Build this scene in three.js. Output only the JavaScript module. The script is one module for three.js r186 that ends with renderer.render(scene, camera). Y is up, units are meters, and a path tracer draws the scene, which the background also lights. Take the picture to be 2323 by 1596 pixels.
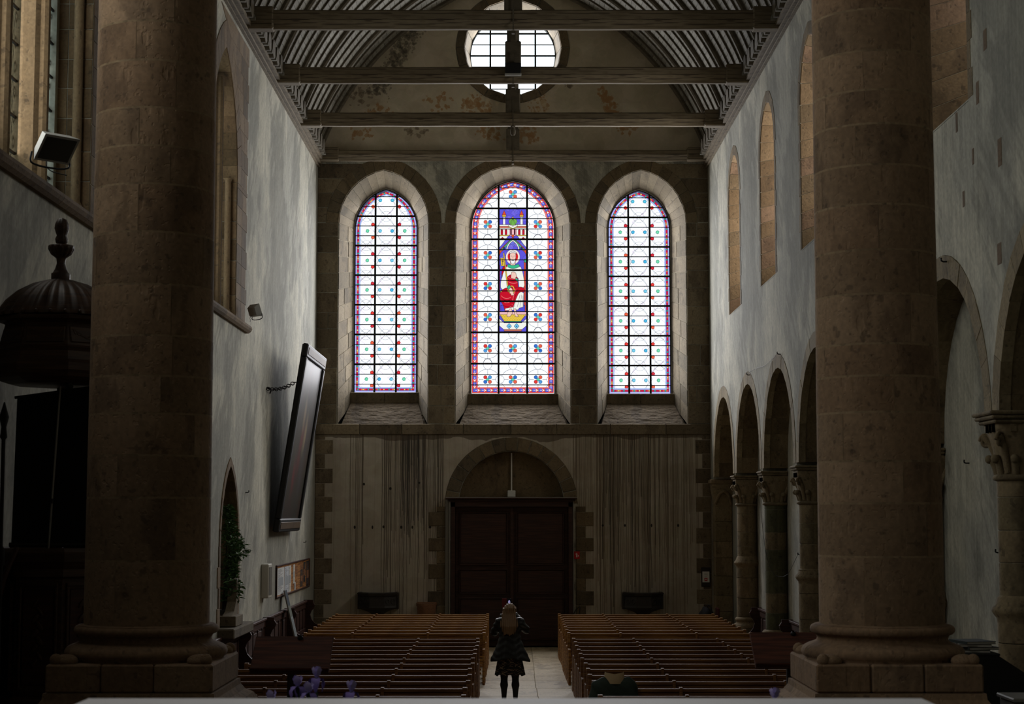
import * as THREE from 'three';
import { RectAreaLightUniformsLib } from 'three/addons/lights/RectAreaLightUniformsLib.js';
import { mergeGeometries, mergeVertices } from 'three/addons/utils/BufferGeometryUtils.js';

// ---------------------------------------------------------------- camera, sky, daylight, exposure
// y is up, the nave floor is y = 0, the west wall with the door stands at z = -40, the camera at the altar.
const scene = new THREE.Scene();
const camera = new THREE.PerspectiveCamera(2 * Math.atan(798 / 4000) * 180 / Math.PI, 2323 / 1596, 0.1, 200);
camera.position.set(0, 3.03, 0);
camera.rotation.x = Math.atan(362 / 4000);
camera.focus = 36; camera.userData.fStop = 6.5;
scene.add(camera);
const renderer = new THREE.WebGLRenderer({ antialias: true });
renderer.toneMapping = THREE.LinearToneMapping;
renderer.toneMappingExposure = 1.1;
renderer.shadowMap.enabled = true;
scene.background = new THREE.Color(0.95, 0.98, 1.0);      // bright even overcast
scene.backgroundIntensity = 1.75;

// Daylight of each window: an area light of the size of its glass, just inside it, facing into the church.
RectAreaLightUniformsLib.init();
function daylight(name, color, intensity, w, h, at, towards) {
  const l = new THREE.RectAreaLight(color, intensity, w, h);
  l.name = name; l.position.set(...at); l.lookAt(...towards); scene.add(l);
}
const SKY_WEST = 0xfbfbff, SKY_SIDE = 0xfff9f0;
daylight('west_daylight', SKY_WEST, 10, 1.3, 4.3, [-2.94, 7.95, -40.66], [-2.94, 7.95, 0]);
daylight('west_daylight', SKY_WEST, 10, 1.75, 4.5, [0.02, 8.0, -40.66], [0.02, 8.0, 0]);
daylight('west_daylight', SKY_WEST, 10, 1.3, 4.3, [2.96, 7.95, -40.66], [2.96, 7.95, 0]);
daylight('oculus_daylight', SKY_WEST, 10, 1.8, 1.8, [0.02, 13.7, -40.66], [0.02, 13.7, 0]);
for (const [z, k] of [[-35.35, 14], [-30.7, 12], [-26.25, 9], [-22.1, 6], [-17.95, 2.5]]) daylight('clerestory_daylight', SKY_SIDE, k, 1.0, 2.0, [5.5, 8.75, z], [0, 8.75, z]);
daylight('left_daylight', SKY_SIDE, 5, 2.6, 3.4, [-4.83, 8.2, -4.4], [0, 8.2, -4.4]);  // light of an unseen window, added to brighten the altar
daylight('left_daylight', SKY_SIDE, 2.6, 2.6, 3.4, [-4.83, 8.2, -11.0], [0, 8.2, -11.0]);
daylight('left_daylight', SKY_SIDE, 2.4, 2.6, 3.8, [-4.83, 8.4, -16.3], [0, 8.4, -16.3]);
daylight('left_daylight', SKY_SIDE, 1.6, 1.8, 3.2, [-4.83, 8.0, -27.0], [0, 8.0, -27.0]);

// ---------------------------------------------------------------- helpers
let seed = 20240607;
const rnd = () => { seed = (seed + 0x6d2b79f5) | 0; let t = Math.imul(seed ^ (seed >>> 15), 1 | seed); t = (t + Math.imul(t ^ (t >>> 7), 61 | t)) ^ t; return ((t ^ (t >>> 14)) >>> 0) / 4294967296; };
const rr = (a, b) => a + (b - a) * rnd();
const pick = (a) => a[Math.floor(rnd() * a.length)];
const V = (x, y, z) => new THREE.Vector3(x, y, z);
const PI = Math.PI, clamp = (x, a, b) => Math.min(b, Math.max(a, x)), lerp = (a, b, t) => a + (b - a) * t;
const smooth = (x, a, b) => { const t = clamp((x - a) / (b - a), 0, 1); return t * t * (3 - 2 * t); };

function hash(x, y, s) { let h = Math.imul(x, 374761393) ^ Math.imul(y, 668265263) ^ Math.imul(s, 974634779); h = Math.imul(h ^ (h >>> 13), 1274126177); return ((h ^ (h >>> 16)) >>> 0) / 4294967296; }
function vnoise(x, y, px, py, s) {
  const ix = Math.floor(x), iy = Math.floor(y), fx = x - ix, fy = y - iy, u = fx * fx * (3 - 2 * fx), v = fy * fy * (3 - 2 * fy);
  const m = (a, p) => ((a % p) + p) % p, h = (a, b) => hash(m(a, px), m(b, py), s);
  return lerp(lerp(h(ix, iy), h(ix + 1, iy), u), lerp(h(ix, iy + 1), h(ix + 1, iy + 1), u), v);
}
// tileable fractal noise over the unit square, fx by fy lattice cells at the coarsest octave
function fbm(u, v, fx, fy, oct, s) { let a = 0.5, r = 0, n = 0; for (let i = 0; i < oct; i++) { r += a * vnoise(u * fx, v * fy, fx, fy, s + i); n += a; a *= 0.5; fx *= 2; fy *= 2; } return r / n; }
function dataTex(w, h, f, srgb = true) {
  const d = new Uint8Array(w * h * 4);
  for (let y = 0, i = 0; y < h; y++) for (let x = 0; x < w; x++, i += 4) { const c = f((x + 0.5) / w, (y + 0.5) / h); d[i] = clamp(c[0], 0, 255); d[i + 1] = clamp(c[1], 0, 255); d[i + 2] = clamp(c[2], 0, 255); d[i + 3] = 255; }
  const t = new THREE.DataTexture(d, w, h, THREE.RGBAFormat);
  t.wrapS = t.wrapT = THREE.RepeatWrapping; t.magFilter = THREE.LinearFilter; t.minFilter = THREE.LinearMipmapLinearFilter; t.generateMipmaps = true;
  if (srgb) t.colorSpace = THREE.SRGBColorSpace;
  t.needsUpdate = true; return t;
}
function canvasTex(w, h, draw) {
  const c = document.createElement('canvas'); c.width = w; c.height = h; draw(c.getContext('2d'), w, h);
  const t = new THREE.CanvasTexture(c); t.colorSpace = THREE.SRGBColorSpace; t.wrapS = t.wrapT = THREE.ClampToEdgeWrapping; return t;
}
const tone = (c, k) => [c[0] * k, c[1] * k, c[2] * k];
const mixc = (a, b, t) => [lerp(a[0], b[0], t), lerp(a[1], b[1], t), lerp(a[2], b[2], t)];

// ---------------------------------------------------------------- materials
const plasterMap = dataTex(1024, 1024, (u, v) => {                    // 6 m square: trowelled lime plaster, grey mould clouds, brush marks, drips
  const wu = u + 0.03 * (fbm(u, v, 6, 6, 3, 21) - 0.5), slant = ((wu + v * 1) % 1 + 1) % 1;
  const cloud = fbm(u, v, 4, 3, 6, 11), streak = fbm(u, v, 110, 7, 3, 31), brush = fbm(slant, v, 48, 14, 4, 51), fine = fbm(u, v, 200, 200, 2, 71), mid = fbm(u, v, 16, 12, 4, 61);
  const mould = smooth(cloud + 0.36 * (brush - 0.5) + 0.25 * (mid - 0.5), 0.46, 0.64);
  let c = mixc([228, 226, 216], [198, 198, 192], smooth(fbm(u, v, 7, 9, 5, 91), 0.35, 0.65));
  c = mixc(c, [128, 129, 124], mould * 0.55);
  return tone(c, 0.92 + 0.2 * (streak - 0.5) + 0.15 * (brush - 0.5) + 0.14 * (fine - 0.5));
});
const plasterBump = dataTex(512, 512, (u, v) => { const n = 255 * (0.6 * fbm(u, v, 12, 12, 5, 5) + 0.4 * fbm(u, v, 90, 90, 2, 6)); return [n, n, n]; }, false);
const stoneMap = dataTex(512, 512, (u, v) => {                        // 1.6 m square: fine-grained sandstone with stains and pits
  const m = fbm(u, v, 6, 6, 5, 101), f = fbm(u, v, 70, 70, 3, 131), p = fbm(u, v, 34, 34, 3, 151), st = fbm(u, v, 9, 5, 4, 171);
  let c = mixc([205, 190, 164], [236, 226, 206], m);
  c = mixc(c, [120, 108, 92], smooth(st, 0.56, 0.8) * 0.38);
  return tone(c, (0.88 + 0.2 * (f - 0.5)) * (1 - 0.2 * smooth(p, 0.68, 0.8)));
});
const stoneBump = dataTex(512, 512, (u, v) => { const p = fbm(u, v, 34, 34, 3, 151), n = 255 * (0.5 * fbm(u, v, 10, 10, 4, 103) + 0.3 * fbm(u, v, 80, 80, 2, 105) + 0.2 * (1 - smooth(p, 0.62, 0.76))); return [n, n, n]; }, false);
const roughStoneBump = dataTex(512, 512, (u, v) => { const n = 255 * fbm(u, v, 9, 22, 5, 203); return [n, n, n]; }, false);
const woodMap = dataTex(512, 512, (u, v) => {                         // 1.2 m square, grain along u
  const g = fbm(u, v, 3, 60, 4, 301), r = fbm(u, v, 5, 160, 2, 331), k = fbm(u, v, 3, 9, 4, 351);
  return tone(mixc([255, 240, 218], [188, 160, 132], smooth(g + 0.35 * (k - 0.5), 0.3, 0.72)), 0.82 + 0.36 * (r - 0.5));
});
const oldWoodMap = dataTex(512, 512, (u, v) => {                      // greyed whitewashed oak with dark cracks, grain along u
  const g = fbm(u, v, 4, 40, 4, 401), k = fbm(u, v, 5, 8, 4, 421), cr = fbm(u, v, 2, 34, 3, 441);
  let c = mixc([206, 198, 182], [172, 162, 142], smooth(g + 0.5 * (k - 0.5), 0.35, 0.7));
  c = mixc(c, [84, 72, 58], smooth(cr, 0.7, 0.78) * 0.6);
  return c;
});
const washMap = dataTex(512, 512, (u, v) => tone(mixc([214, 212, 202], [188, 184, 170], smooth(fbm(u, v, 6, 24, 4, 461), 0.35, 0.7)), 0.94 + 0.12 * (fbm(u, v, 20, 90, 2, 471) - 0.5)));   // limewashed boards
const clothBump = dataTex(256, 256, (u, v) => { const n = 255 * (0.5 + 0.3 * fbm(u, v, 60, 60, 2, 500) + 0.2 * fbm(u, v, 8, 12, 3, 510) - 0.25); return [n, n, n]; }, false);

function std(o) { return new THREE.MeshStandardMaterial({ roughness: 0.9, metalness: 0, ...o }); }
const bumped = (color, map, bumpMap, bumpScale, roughness = 0.92) => std({ color, map, bumpMap, bumpScale, roughness });
const M = {
  plaster: bumped(0xdedcd2, plasterMap, plasterBump, 0.006),
  mortar: bumped(0xd2c8b4, plasterMap, plasterBump, 0.006),
  rough: bumped(0x665c4c, stoneMap, roughStoneBump, 0.06),
  slab: [0xe6dece, 0xdcd3c0, 0xebe4d6, 0xd8cebb].map((c) => bumped(c, stoneMap, stoneBump, 0.002, 0.62)),
  columnJoint: bumped(0xb7a690, stoneMap, stoneBump, 0.003),
  lecternWood: std({ color: 0x6a3a26, map: woodMap, roughness: 0.78 }),
  choirFloor: bumped(0x6a6258, stoneMap, stoneBump, 0.002, 0.7),
  oldWood: std({ color: 0x8d8474, map: oldWoodMap, bumpMap: oldWoodMap, bumpScale: 0.004, roughness: 0.85 }),
  rib: std({ color: 0x756c5e, map: washMap, roughness: 0.85 }),
  plank: [0x989690, 0x93918a, 0x9e9c95, 0x8f8c84].map((c) => std({ color: c, map: washMap, roughness: 0.8 })),
  pewLight: std({ color: 0xc79c56, map: woodMap, roughness: 0.6 }),
  pewDark: std({ color: 0xa27a4a, map: woodMap, roughness: 0.62 }),
  doorWood: std({ color: 0x4a2d25, map: woodMap, roughness: 0.6 }),
  darkWood: std({ color: 0x4f2b1b, map: woodMap, roughness: 0.6 }),
  blackWood: std({ color: 0x231611, map: woodMap, roughness: 0.5 }),
  pulpitWood: std({ color: 0x5a4433, map: woodMap, roughness: 0.5 }),
  iron: std({ color: 0x17181a, roughness: 0.6, metalness: 0.4 }),
  lead: std({ color: 0x1c1c1e, roughness: 0.7 }),
  zinc: std({ color: 0x9a9a96, roughness: 0.5, metalness: 0.3 }),
  white: std({ color: 0xcfcdc6, roughness: 0.6 }),
  grey: std({ color: 0x77756e, roughness: 0.6 }),
  black: std({ color: 0x08090b, roughness: 0.55 }),
  fontStone: bumped(0x3a393c, stoneMap, stoneBump, 0.003, 0.5),
  altar: std({ color: 0xe9e9ee, roughness: 0.6, bumpMap: plasterBump, bumpScale: 0.0005 }),
};
const stoneTones = (cols, b = 0.006) => cols.map((c) => bumped(c, stoneMap, stoneBump, b));
M.ashlar = stoneTones([0x968e80, 0x8a8172, 0xa09888, 0x7e7668, 0x8e877a]);
M.voussoir = stoneTones([0x8e8472, 0x817866, 0x787164, 0x958a76]);
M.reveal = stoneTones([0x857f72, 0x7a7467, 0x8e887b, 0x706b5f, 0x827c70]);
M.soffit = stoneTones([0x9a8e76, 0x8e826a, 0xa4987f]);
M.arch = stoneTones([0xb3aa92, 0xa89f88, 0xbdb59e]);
M.jamb = stoneTones([0x8f7c66, 0x97846e, 0x86735e, 0x957f70, 0x847562]);
M.drum = stoneTones([0xb39c88, 0xa9917d, 0xb8a28f, 0xa48f7c], 0.012);
M.shaft = stoneTones([0xa59c86, 0x9a927c, 0xaba08a]); M.shaftGreen = bumped(0x6f7660, stoneMap, stoneBump, 0.006);
M.leftStone = stoneTones([0x92806a, 0x82705a, 0x9a8972, 0x766751]);

// ---------------------------------------------------------------- geometry helpers
function uvBox(g, s = 1.6, ox = 0, oy = 0) {       // uv in units of s metres from the position, along the face's main axis
  if (g.index) g = g.toNonIndexed();
  if (!g.attributes.normal) g.computeVertexNormals();
  const p = g.attributes.position, n = p.count, uv = new Float32Array(n * 2), a = V(), b = V(), c = V(), nn = V();
  for (let i = 0; i < n; i += 3) {
    a.fromBufferAttribute(p, i); b.fromBufferAttribute(p, i + 1); c.fromBufferAttribute(p, i + 2);
    nn.crossVectors(b.clone().sub(a), c.clone().sub(a));
    const ax = Math.abs(nn.x), ay = Math.abs(nn.y), az = Math.abs(nn.z);
    [a, b, c].forEach((q, k) => { const [u, v] = ax >= ay && ax >= az ? [q.z, q.y] : ay >= az ? [q.x, q.z] : [q.x, q.y]; uv[(i + k) * 2] = u / s + ox; uv[(i + k) * 2 + 1] = v / s + oy; });
  }
  g.setAttribute('uv', new THREE.BufferAttribute(uv, 2)); return g;
}
function tri(points, faces) {      // flat shaded geometry from points and polygon faces
  const pos = [];
  for (const f of faces) for (let k = 1; k + 1 < f.length; k++) for (const i of [f[0], f[k], f[k + 1]]) pos.push(points[i].x, points[i].y, points[i].z);
  const g = new THREE.BufferGeometry(); g.setAttribute('position', new THREE.Float32BufferAttribute(pos, 3)); g.computeVertexNormals(); return g;
}
function box(x0, x1, y0, y1, z0, z1, s = 1.6, ox = 0, oy = 0) { const g = new THREE.BoxGeometry(Math.abs(x1 - x0), Math.abs(y1 - y0), Math.abs(z1 - z0)); g.translate((x0 + x1) / 2, (y0 + y1) / 2, (z0 + z1) / 2); return uvBox(g, s, ox, oy); }
function bevelBox(x0, x1, y0, y1, z0, z1, b = 0.01, s = 1.6, ox = 0, oy = 0) {      // box with chamfered edges
  const X = [x0, x1], Y = [y0, y1], Z = [z0, z1], pts = [], id = {};
  for (const i of [0, 1]) for (const j of [0, 1]) for (const k of [0, 1]) for (const ax of [0, 1, 2]) {
    const q = [X[i] + (i ? -b : b), Y[j] + (j ? -b : b), Z[k] + (k ? -b : b)]; q[ax] = [X[i], Y[j], Z[k]][ax];
    id[`${i}${j}${k}${ax}`] = pts.length; pts.push(V(...q));
  }
  const I = (i, j, k, a) => id[`${i}${j}${k}${a}`], F = [];
  for (const s2 of [0, 1]) {
    F.push([I(s2, 0, 0, 0), I(s2, 1, 0, 0), I(s2, 1, 1, 0), I(s2, 0, 1, 0)], [I(0, s2, 0, 1), I(0, s2, 1, 1), I(1, s2, 1, 1), I(1, s2, 0, 1)], [I(0, 0, s2, 2), I(1, 0, s2, 2), I(1, 1, s2, 2), I(0, 1, s2, 2)]);
  }
  for (const p of [0, 1]) for (const q of [0, 1]) {
    F.push([I(p, q, 0, 0), I(p, q, 1, 0), I(p, q, 1, 1), I(p, q, 0, 1)], [I(p, 0, q, 0), I(p, 1, q, 0), I(p, 1, q, 2), I(p, 0, q, 2)], [I(0, p, q, 1), I(1, p, q, 1), I(1, p, q, 2), I(0, p, q, 2)]);
  }
  for (const i of [0, 1]) for (const j of [0, 1]) for (const k of [0, 1]) F.push([I(i, j, k, 0), I(i, j, k, 1), I(i, j, k, 2)]);
  const c = V((x0 + x1) / 2, (y0 + y1) / 2, (z0 + z1) / 2);
  for (const f of F) { const n = pts[f[1]].clone().sub(pts[f[0]]).cross(pts[f[2]].clone().sub(pts[f[0]])); if (n.dot(pts[f[0]].clone().sub(c)) < 0) f.reverse(); }
  return uvBox(tri(pts, F), s, ox, oy);
}
// A dressed stone on a surface: corners in order, raised by `proud` along their normal, edges chamfered by `inset`.
function stone(p, proud = 0.012, inset = 0.007, flip = false, s = 1.6) {
  const c = p.reduce((a, q) => a.add(q), V()).multiplyScalar(1 / p.length), n = p[2].clone().sub(p[0]).cross(p[3 % p.length].clone().sub(p[1])).normalize();
  if (flip && flip.isVector3) flip = n.dot(flip) < 0;
  if (flip) n.negate();
  const lo = p.map((q) => q.clone().addScaledVector(n, -0.03)), mid = p.map((q) => q.clone().addScaledVector(n, proud * 0.4)), hi = p.map((q) => q.clone().addScaledVector(n, proud).addScaledVector(c.clone().sub(q).normalize(), inset * 1.5));
  const k = p.length, F = [hi.map((_, i) => 2 * k + i)];
  for (let i = 0; i < k; i++) { const j = (i + 1) % k; F.push([i, j, k + j, k + i], [k + i, k + j, 2 * k + j, 2 * k + i]); }
  if (flip) F.forEach((f) => f.reverse());
  return uvBox(tri([...lo, ...mid, ...hi], F), s, Math.floor(rnd() * 8) / 8 + c.x * 0.13, Math.floor(rnd() * 8) / 8 + c.z * 0.11);
}
function wedge(q, s = 1.6) {       // 8 corners: 0-3 front, 4-7 back
  const F = [[0, 1, 2, 3], [7, 6, 5, 4], [0, 4, 5, 1], [1, 5, 6, 2], [2, 6, 7, 3], [3, 7, 4, 0]], c = q.reduce((a, p) => a.add(p), V()).multiplyScalar(1 / 8);
  const n = q[1].clone().sub(q[0]).cross(q[2].clone().sub(q[0]));
  if (n.dot(q[0].clone().sub(c)) < 0) F.forEach((f) => f.reverse());
  return uvBox(tri(q, F), s, rnd(), rnd());
}
function lathe(prof, seg = 32, s = 1.6, a0 = 0, a1 = 2 * PI) {       // [radius, y] pairs, uv in metres round the axis
  const g = new THREE.LatheGeometry(prof.map(([r, y]) => new THREE.Vector2(Math.max(r, 0.0001), y)), seg, a0, a1 - a0), uv = g.attributes.uv, R = Math.max(...prof.map((p) => p[0]));
  let l = 0; const L = prof.map((p, i) => (i ? (l += Math.hypot(p[0] - prof[i - 1][0], p[1] - prof[i - 1][1])) : 0));
  for (let i = 0; i < uv.count; i++) uv.setXY(i, uv.getX(i) * R * (a1 - a0) / s, L[i % prof.length] / s + prof[0][1] / s);
  return g;
}
function tube(pts, r, seg = 24, rad = 6, closed = false) { return new THREE.TubeGeometry(new THREE.CatmullRomCurve3(pts, closed, 'catmullrom', 0.4), seg, r, rad, closed); }
function extrude(pts, depth, holes = [], s = 1.6) {
  const sh = new THREE.Shape(pts.map((p) => new THREE.Vector2(p[0], p[1])));
  for (const h of holes) sh.holes.push(new THREE.Path(h.map((p) => new THREE.Vector2(p[0], p[1]))));
  return new THREE.ExtrudeGeometry(sh, { depth, bevelEnabled: false, steps: 1 });
}
// an extrusion drawn in (x, y) whose front face lies at z1 and back at z0
const slabZ = (pts, z0, z1, holes, s) => uvBox(extrude(pts, z1 - z0, holes).translate(0, 0, z0), s);
// drawn in (z, y), spanning x0..x1
const slabX = (pts, x0, x1, holes = [], s) => uvBox(extrude(pts.map(([z, y]) => [-z, y]), x1 - x0, holes.map((h) => h.map(([z, y]) => [-z, y]))).rotateY(PI / 2).translate(x0, 0, 0), s);

const used = {};
function numbered(n) { const k = used[n] = (used[n] ?? -1) + 1; return k ? `${n}_${String(k).padStart(3, '0')}` : n; }
function part(parent, name, geo, mat, label) {
  const m = new THREE.Mesh(geo, mat); m.name = name; m.castShadow = m.receiveShadow = true; parent.add(m);
  if (label) m.userData.label = label;
  return m;
}
function structure(name, label) { const g = new THREE.Group(); g.name = numbered(name); g.userData = { kind: 'structure', label }; scene.add(g); return g; }
function thing(name, label, category, at = [0, 0, 0], turn = 0, group) {
  const g = new THREE.Group(); g.name = numbered(name); g.position.set(...at); g.rotation.y = turn; g.userData = { label, category };
  if (group) g.userData.group = group;
  scene.add(g); return g;
}
const merged = (list) => mergeGeometries(list.map((g) => { let q = g.index ? g.toNonIndexed() : g; for (const k of Object.keys(q.attributes)) if (!['position', 'normal', 'uv'].includes(k)) q.deleteAttribute(k); return q; }));

// pointed arch: half width a, springing ys, rise h, foot y0; points from the left foot over the apex to the right foot
function archPts(cx, a, ys, h, y0, nArc = 8, nJamb = 1, grow = 0) {
  const R = (a * a + h * h) / (2 * a), phi = Math.atan2(h, R - a), L = [], Ra = R + grow;
  const top = grow ? Math.acos(clamp((R - a) / Ra, -1, 1)) : phi;
  for (let i = 0; i < nJamb; i++) L.push([-(a + grow), lerp(y0, ys, i / nJamb)]);
  for (let i = 0; i <= nArc; i++) { const t = (top * i) / nArc; L.push([(R - a) - Ra * Math.cos(t), ys + Ra * Math.sin(t)]); }
  const right = L.slice(0, -1).reverse().map(([x, y]) => [-x, y]);
  return [...L, ...right].map(([x, y]) => [x + cx, y]);
}
const circlePts = (cx, cy, r, n = 48) => Array.from({ length: n }, (_, i) => [cx + r * Math.cos((i / n) * 2 * PI), cy + r * Math.sin((i / n) * 2 * PI)]);
// rows of ashlar over a rectangle of a surface; at(u, v) gives the point; each stone becomes a part
function ashlar(parent, mats, at, u0, u1, v0, v1, { course = [0.3, 0.44], len = [0.35, 0.7], gap = 0.005, proud = 0.012, flip = false, name = 'stone', skip } = {}) {
  let v = v0;
  while (v < v1 - 0.05) {
    let w = v + rr(...course); if (v1 - w < course[0] * 0.6) w = v1;
    let u = u0, first = rr(0.4, 1);
    while (u < u1 - 0.01) {
      let x = u + rr(...len) * first; first = 1; if (u1 - x < len[0] * 0.6) x = u1;
      if (!skip || !skip((u + x) / 2, (v + w) / 2)) part(parent, name, stone([at(u + gap, v + gap), at(x - gap, v + gap), at(x - gap, w - gap), at(u + gap, w - gap)], proud + rr(-0.004, 0.005), 0.006, flip), pick(mats));
      u = x;
    }
    v = w;
  }
}

// ---------------------------------------------------------------- the church: floor
const WEST = V(0, 0, 1), INLEFT = V(1, 0, 0), INRIGHT = V(-1, 0, 0), EASTWARD = V(0, 0, 1);
const XL = -4.46, XR = 4.5, ZW = -40, XIN = 4.92;
const floor = structure('floor', 'worn pale stone slab floor of the nave and choir');
part(floor, 'bed', box(-5.2, 5.6, -0.3, -0.012, -41, -17.4), M.mortar);
for (let z = -40.0, row = 0; z < -18.2; row++) {
  const d = rr(1.1, 1.7), z1 = Math.min(z + d, -18.2), cuts = [-0.78, 0.42 + rr(-0.012, 0.012), 1.3];
  for (let k = 0; k < 2; k++) part(floor, 'slab', bevelBox(cuts[k] + 0.004, cuts[k + 1] - 0.004, -0.05, rr(-0.002, 0.002), z + 0.004, z1 - 0.004, 0.004, 1.6, rnd(), rnd()), pick(M.slab));
  z = z1;
}
part(floor, 'paving', box(-5.2, -0.785, -0.05, -0.003, -40, -18.2), M.slab[1]);
part(floor, 'paving', box(1.305, 5.6, -0.05, -0.003, -40, -18.2), M.slab[1]);
for (let k = 0; k < 5; k++) part(floor, 'step', box(-5.2, 5.6, -0.3, 0.2 * (k + 1), -18.5 + 0.3 * k, -17.0), M.slab[k % 4]);
part(floor, 'choir_paving', box(-5.2, 5.6, -0.3, 1.0, -17.0, 9), M.choirFloor);
part(floor, 'choir_step', box(-5.2, 5.6, 0.9, 1.25, -9.0, 9), M.choirFloor);
part(floor, 'sanctuary_paving', box(-5.2, 5.6, 1.2, 1.5, -8.6, 9), M.choirFloor);

// ---------------------------------------------------------------- west wall
const WIN = [
  { cx: -2.94, a: 1.03, ys: 9.62, h: 1.23, y0: 5.01, ga: 0.73, gys: 9.6, gh: 0.94, gy0: 5.77, band: 0.3 },
  { cx: 0.02, a: 1.31, ys: 9.62, h: 1.32, y0: 5.01, ga: 0.975, gys: 9.62, gh: 1.13, gy0: 5.74, band: 0.25 },
  { cx: 2.965, a: 1.025, ys: 9.62, h: 1.23, y0: 5.01, ga: 0.725, gys: 9.6, gh: 0.92, gy0: 5.74, band: 0.27 },
];
const OC = { x: 0.02, y: 13.72, r: 1.02, R: 1.12 };
const west = structure('wall_west', 'dim stone and plaster end wall with three tall stained windows above the door');
{
  const rect = [[-5.4, -0.3], [5.8, -0.3], [5.8, 16], [-5.4, 16]], outer = WIN.map((w) => archPts(w.cx, w.a, w.ys, w.h, w.y0, 12)), glass = WIN.map((w) => archPts(w.cx, w.ga, w.gys, w.gh, w.gy0, 12));
  const tymp = [[-1.21, -0.2], [1.18, -0.2], ...Array.from({ length: 25 }, (_, i) => [-0.015 + 1.195 * Math.cos((i / 24) * PI), 3.205 + 1.195 * Math.sin((i / 24) * PI)])];
  part(west, 'masonry', slabZ(rect, -40.3, ZW, [...outer, circlePts(OC.x, OC.y, OC.R), tymp]), M.plaster);
  part(west, 'masonry', slabZ(rect, -40.7, -40.3, [...outer, circlePts(OC.x, OC.y, OC.R)]), M.plaster);
  part(west, 'masonry', slabZ(rect, -41.05, -40.7, [...glass, circlePts(OC.x, OC.y, OC.r)]), M.plaster);

  // unique plaster skins: the stained lower wall and the peeling gable
  const lowMap = canvasTex(1536, 820, (c, w, h) => {
    const X = (x) => ((x + 4.5) / 9.1) * w, Y = (y) => h - (y / 4.8) * h;
    c.fillStyle = '#cdc7bd'; c.fillRect(0, 0, w, h);
    for (let i = 0; i < 5200; i++) { const k = rr(-28, 26); c.fillStyle = `rgba(${182 + k},${172 + k},${156 + k},${rr(0.04, 0.16)})`; const s = rr(3, 46); c.beginPath(); c.ellipse(rr(0, w), rr(0, h), s, s * rr(0.4, 1.6), 0, 0, 7); c.fill(); }
    for (let i = 0; i < 2600; i++) { c.fillStyle = `rgba(235,224,204,${rr(0.02, 0.08)})`; c.fillRect(rr(0, w), rr(0, h), rr(1, 3), rr(20, 160)); }
    const runs = (x0, x1, n, a0, a1, l0, l1, col) => {
      for (let i = 0; i < n; i++) {
        let x = X(rr(x0, x1)), y = Y(4.8), e = Y(4.75 - rr(l0, l1)), ww = rr(0.8, 3.2); c.strokeStyle = `rgba(${col},${rr(a0, a1)})`; c.lineWidth = ww; c.beginPath(); c.moveTo(x, y);
        while (y < e) { y += rr(14, 40); x += rr(-1.2, 1.2); c.lineTo(x, y); } c.stroke();
      }
    };
    runs(-3.7, -3.35, 16, 0.2, 0.5, 1, 4.4, '58,48,38'); runs(-2.95, -1.55, 130, 0.12, 0.5, 0.6, 4.6, '52,44,36'); runs(-2.5, -2.0, 60, 0.2, 0.5, 0.3, 2.2, '46,44,42');
    runs(1.35, 4.2, 300, 0.08, 0.38, 0.8, 4.7, '84,70,54'); runs(2.0, 3.4, 40, 0.3, 0.6, 1.2, 4.3, '40,34,28'); runs(-4.1, 4.2, 160, 0.04, 0.14, 0.5, 4.5, '90,76,58');
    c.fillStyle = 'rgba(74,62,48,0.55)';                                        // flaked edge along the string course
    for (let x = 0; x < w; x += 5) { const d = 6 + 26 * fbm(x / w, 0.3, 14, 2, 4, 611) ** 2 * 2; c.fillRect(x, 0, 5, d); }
    for (const [x, y] of [[-3.35, 3.65], [-2.75, 3.55], [-2.1, 3.68], [-3.55, 2.68], [-3.15, 2.68], [-2.9, 2.69], [-2.5, 2.68], [-2.25, 2.68], [-1.85, 2.68], [2.05, 2.72], [2.55, 2.72], [3.15, 2.72], [3.75, 2.72]]) { c.fillStyle = 'rgba(24,20,16,0.85)'; c.beginPath(); c.ellipse(X(x), Y(y), rr(2.5, 5), rr(4, 7), 0, 0, 7); c.fill(); }
  });
  const lowMat = std({ map: lowMap, color: 0xe2e0da, bumpMap: plasterBump, bumpScale: 0.002 });
  const lowShape = [[-4.45, 0], [-1.52, 0], [-1.52, 3.2], ...Array.from({ length: 25 }, (_, i) => [-0.015 - 1.5 * Math.cos((i / 24) * PI), 3.205 + 1.5 * Math.sin((i / 24) * PI)]), [1.49, 3.2], [1.49, 0], [4.5, 0], [4.5, 4.77], [-4.45, 4.77]];
  const low = extrude(lowShape, 0.012).translate(0, 0, ZW), fitUV = (g, x0, y0, w, h) => { const p = g.attributes.position, uv = g.attributes.uv; for (let i = 0; i < p.count; i++) uv.setXY(i, (p.getX(i) - x0) / w, (p.getY(i) - y0) / h); return g; };
  part(west, 'plaster', fitUV(low, -4.5, 0, 9.1, 4.8), lowMat, 'grey-brown plaster with dark vertical water stains');
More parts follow.
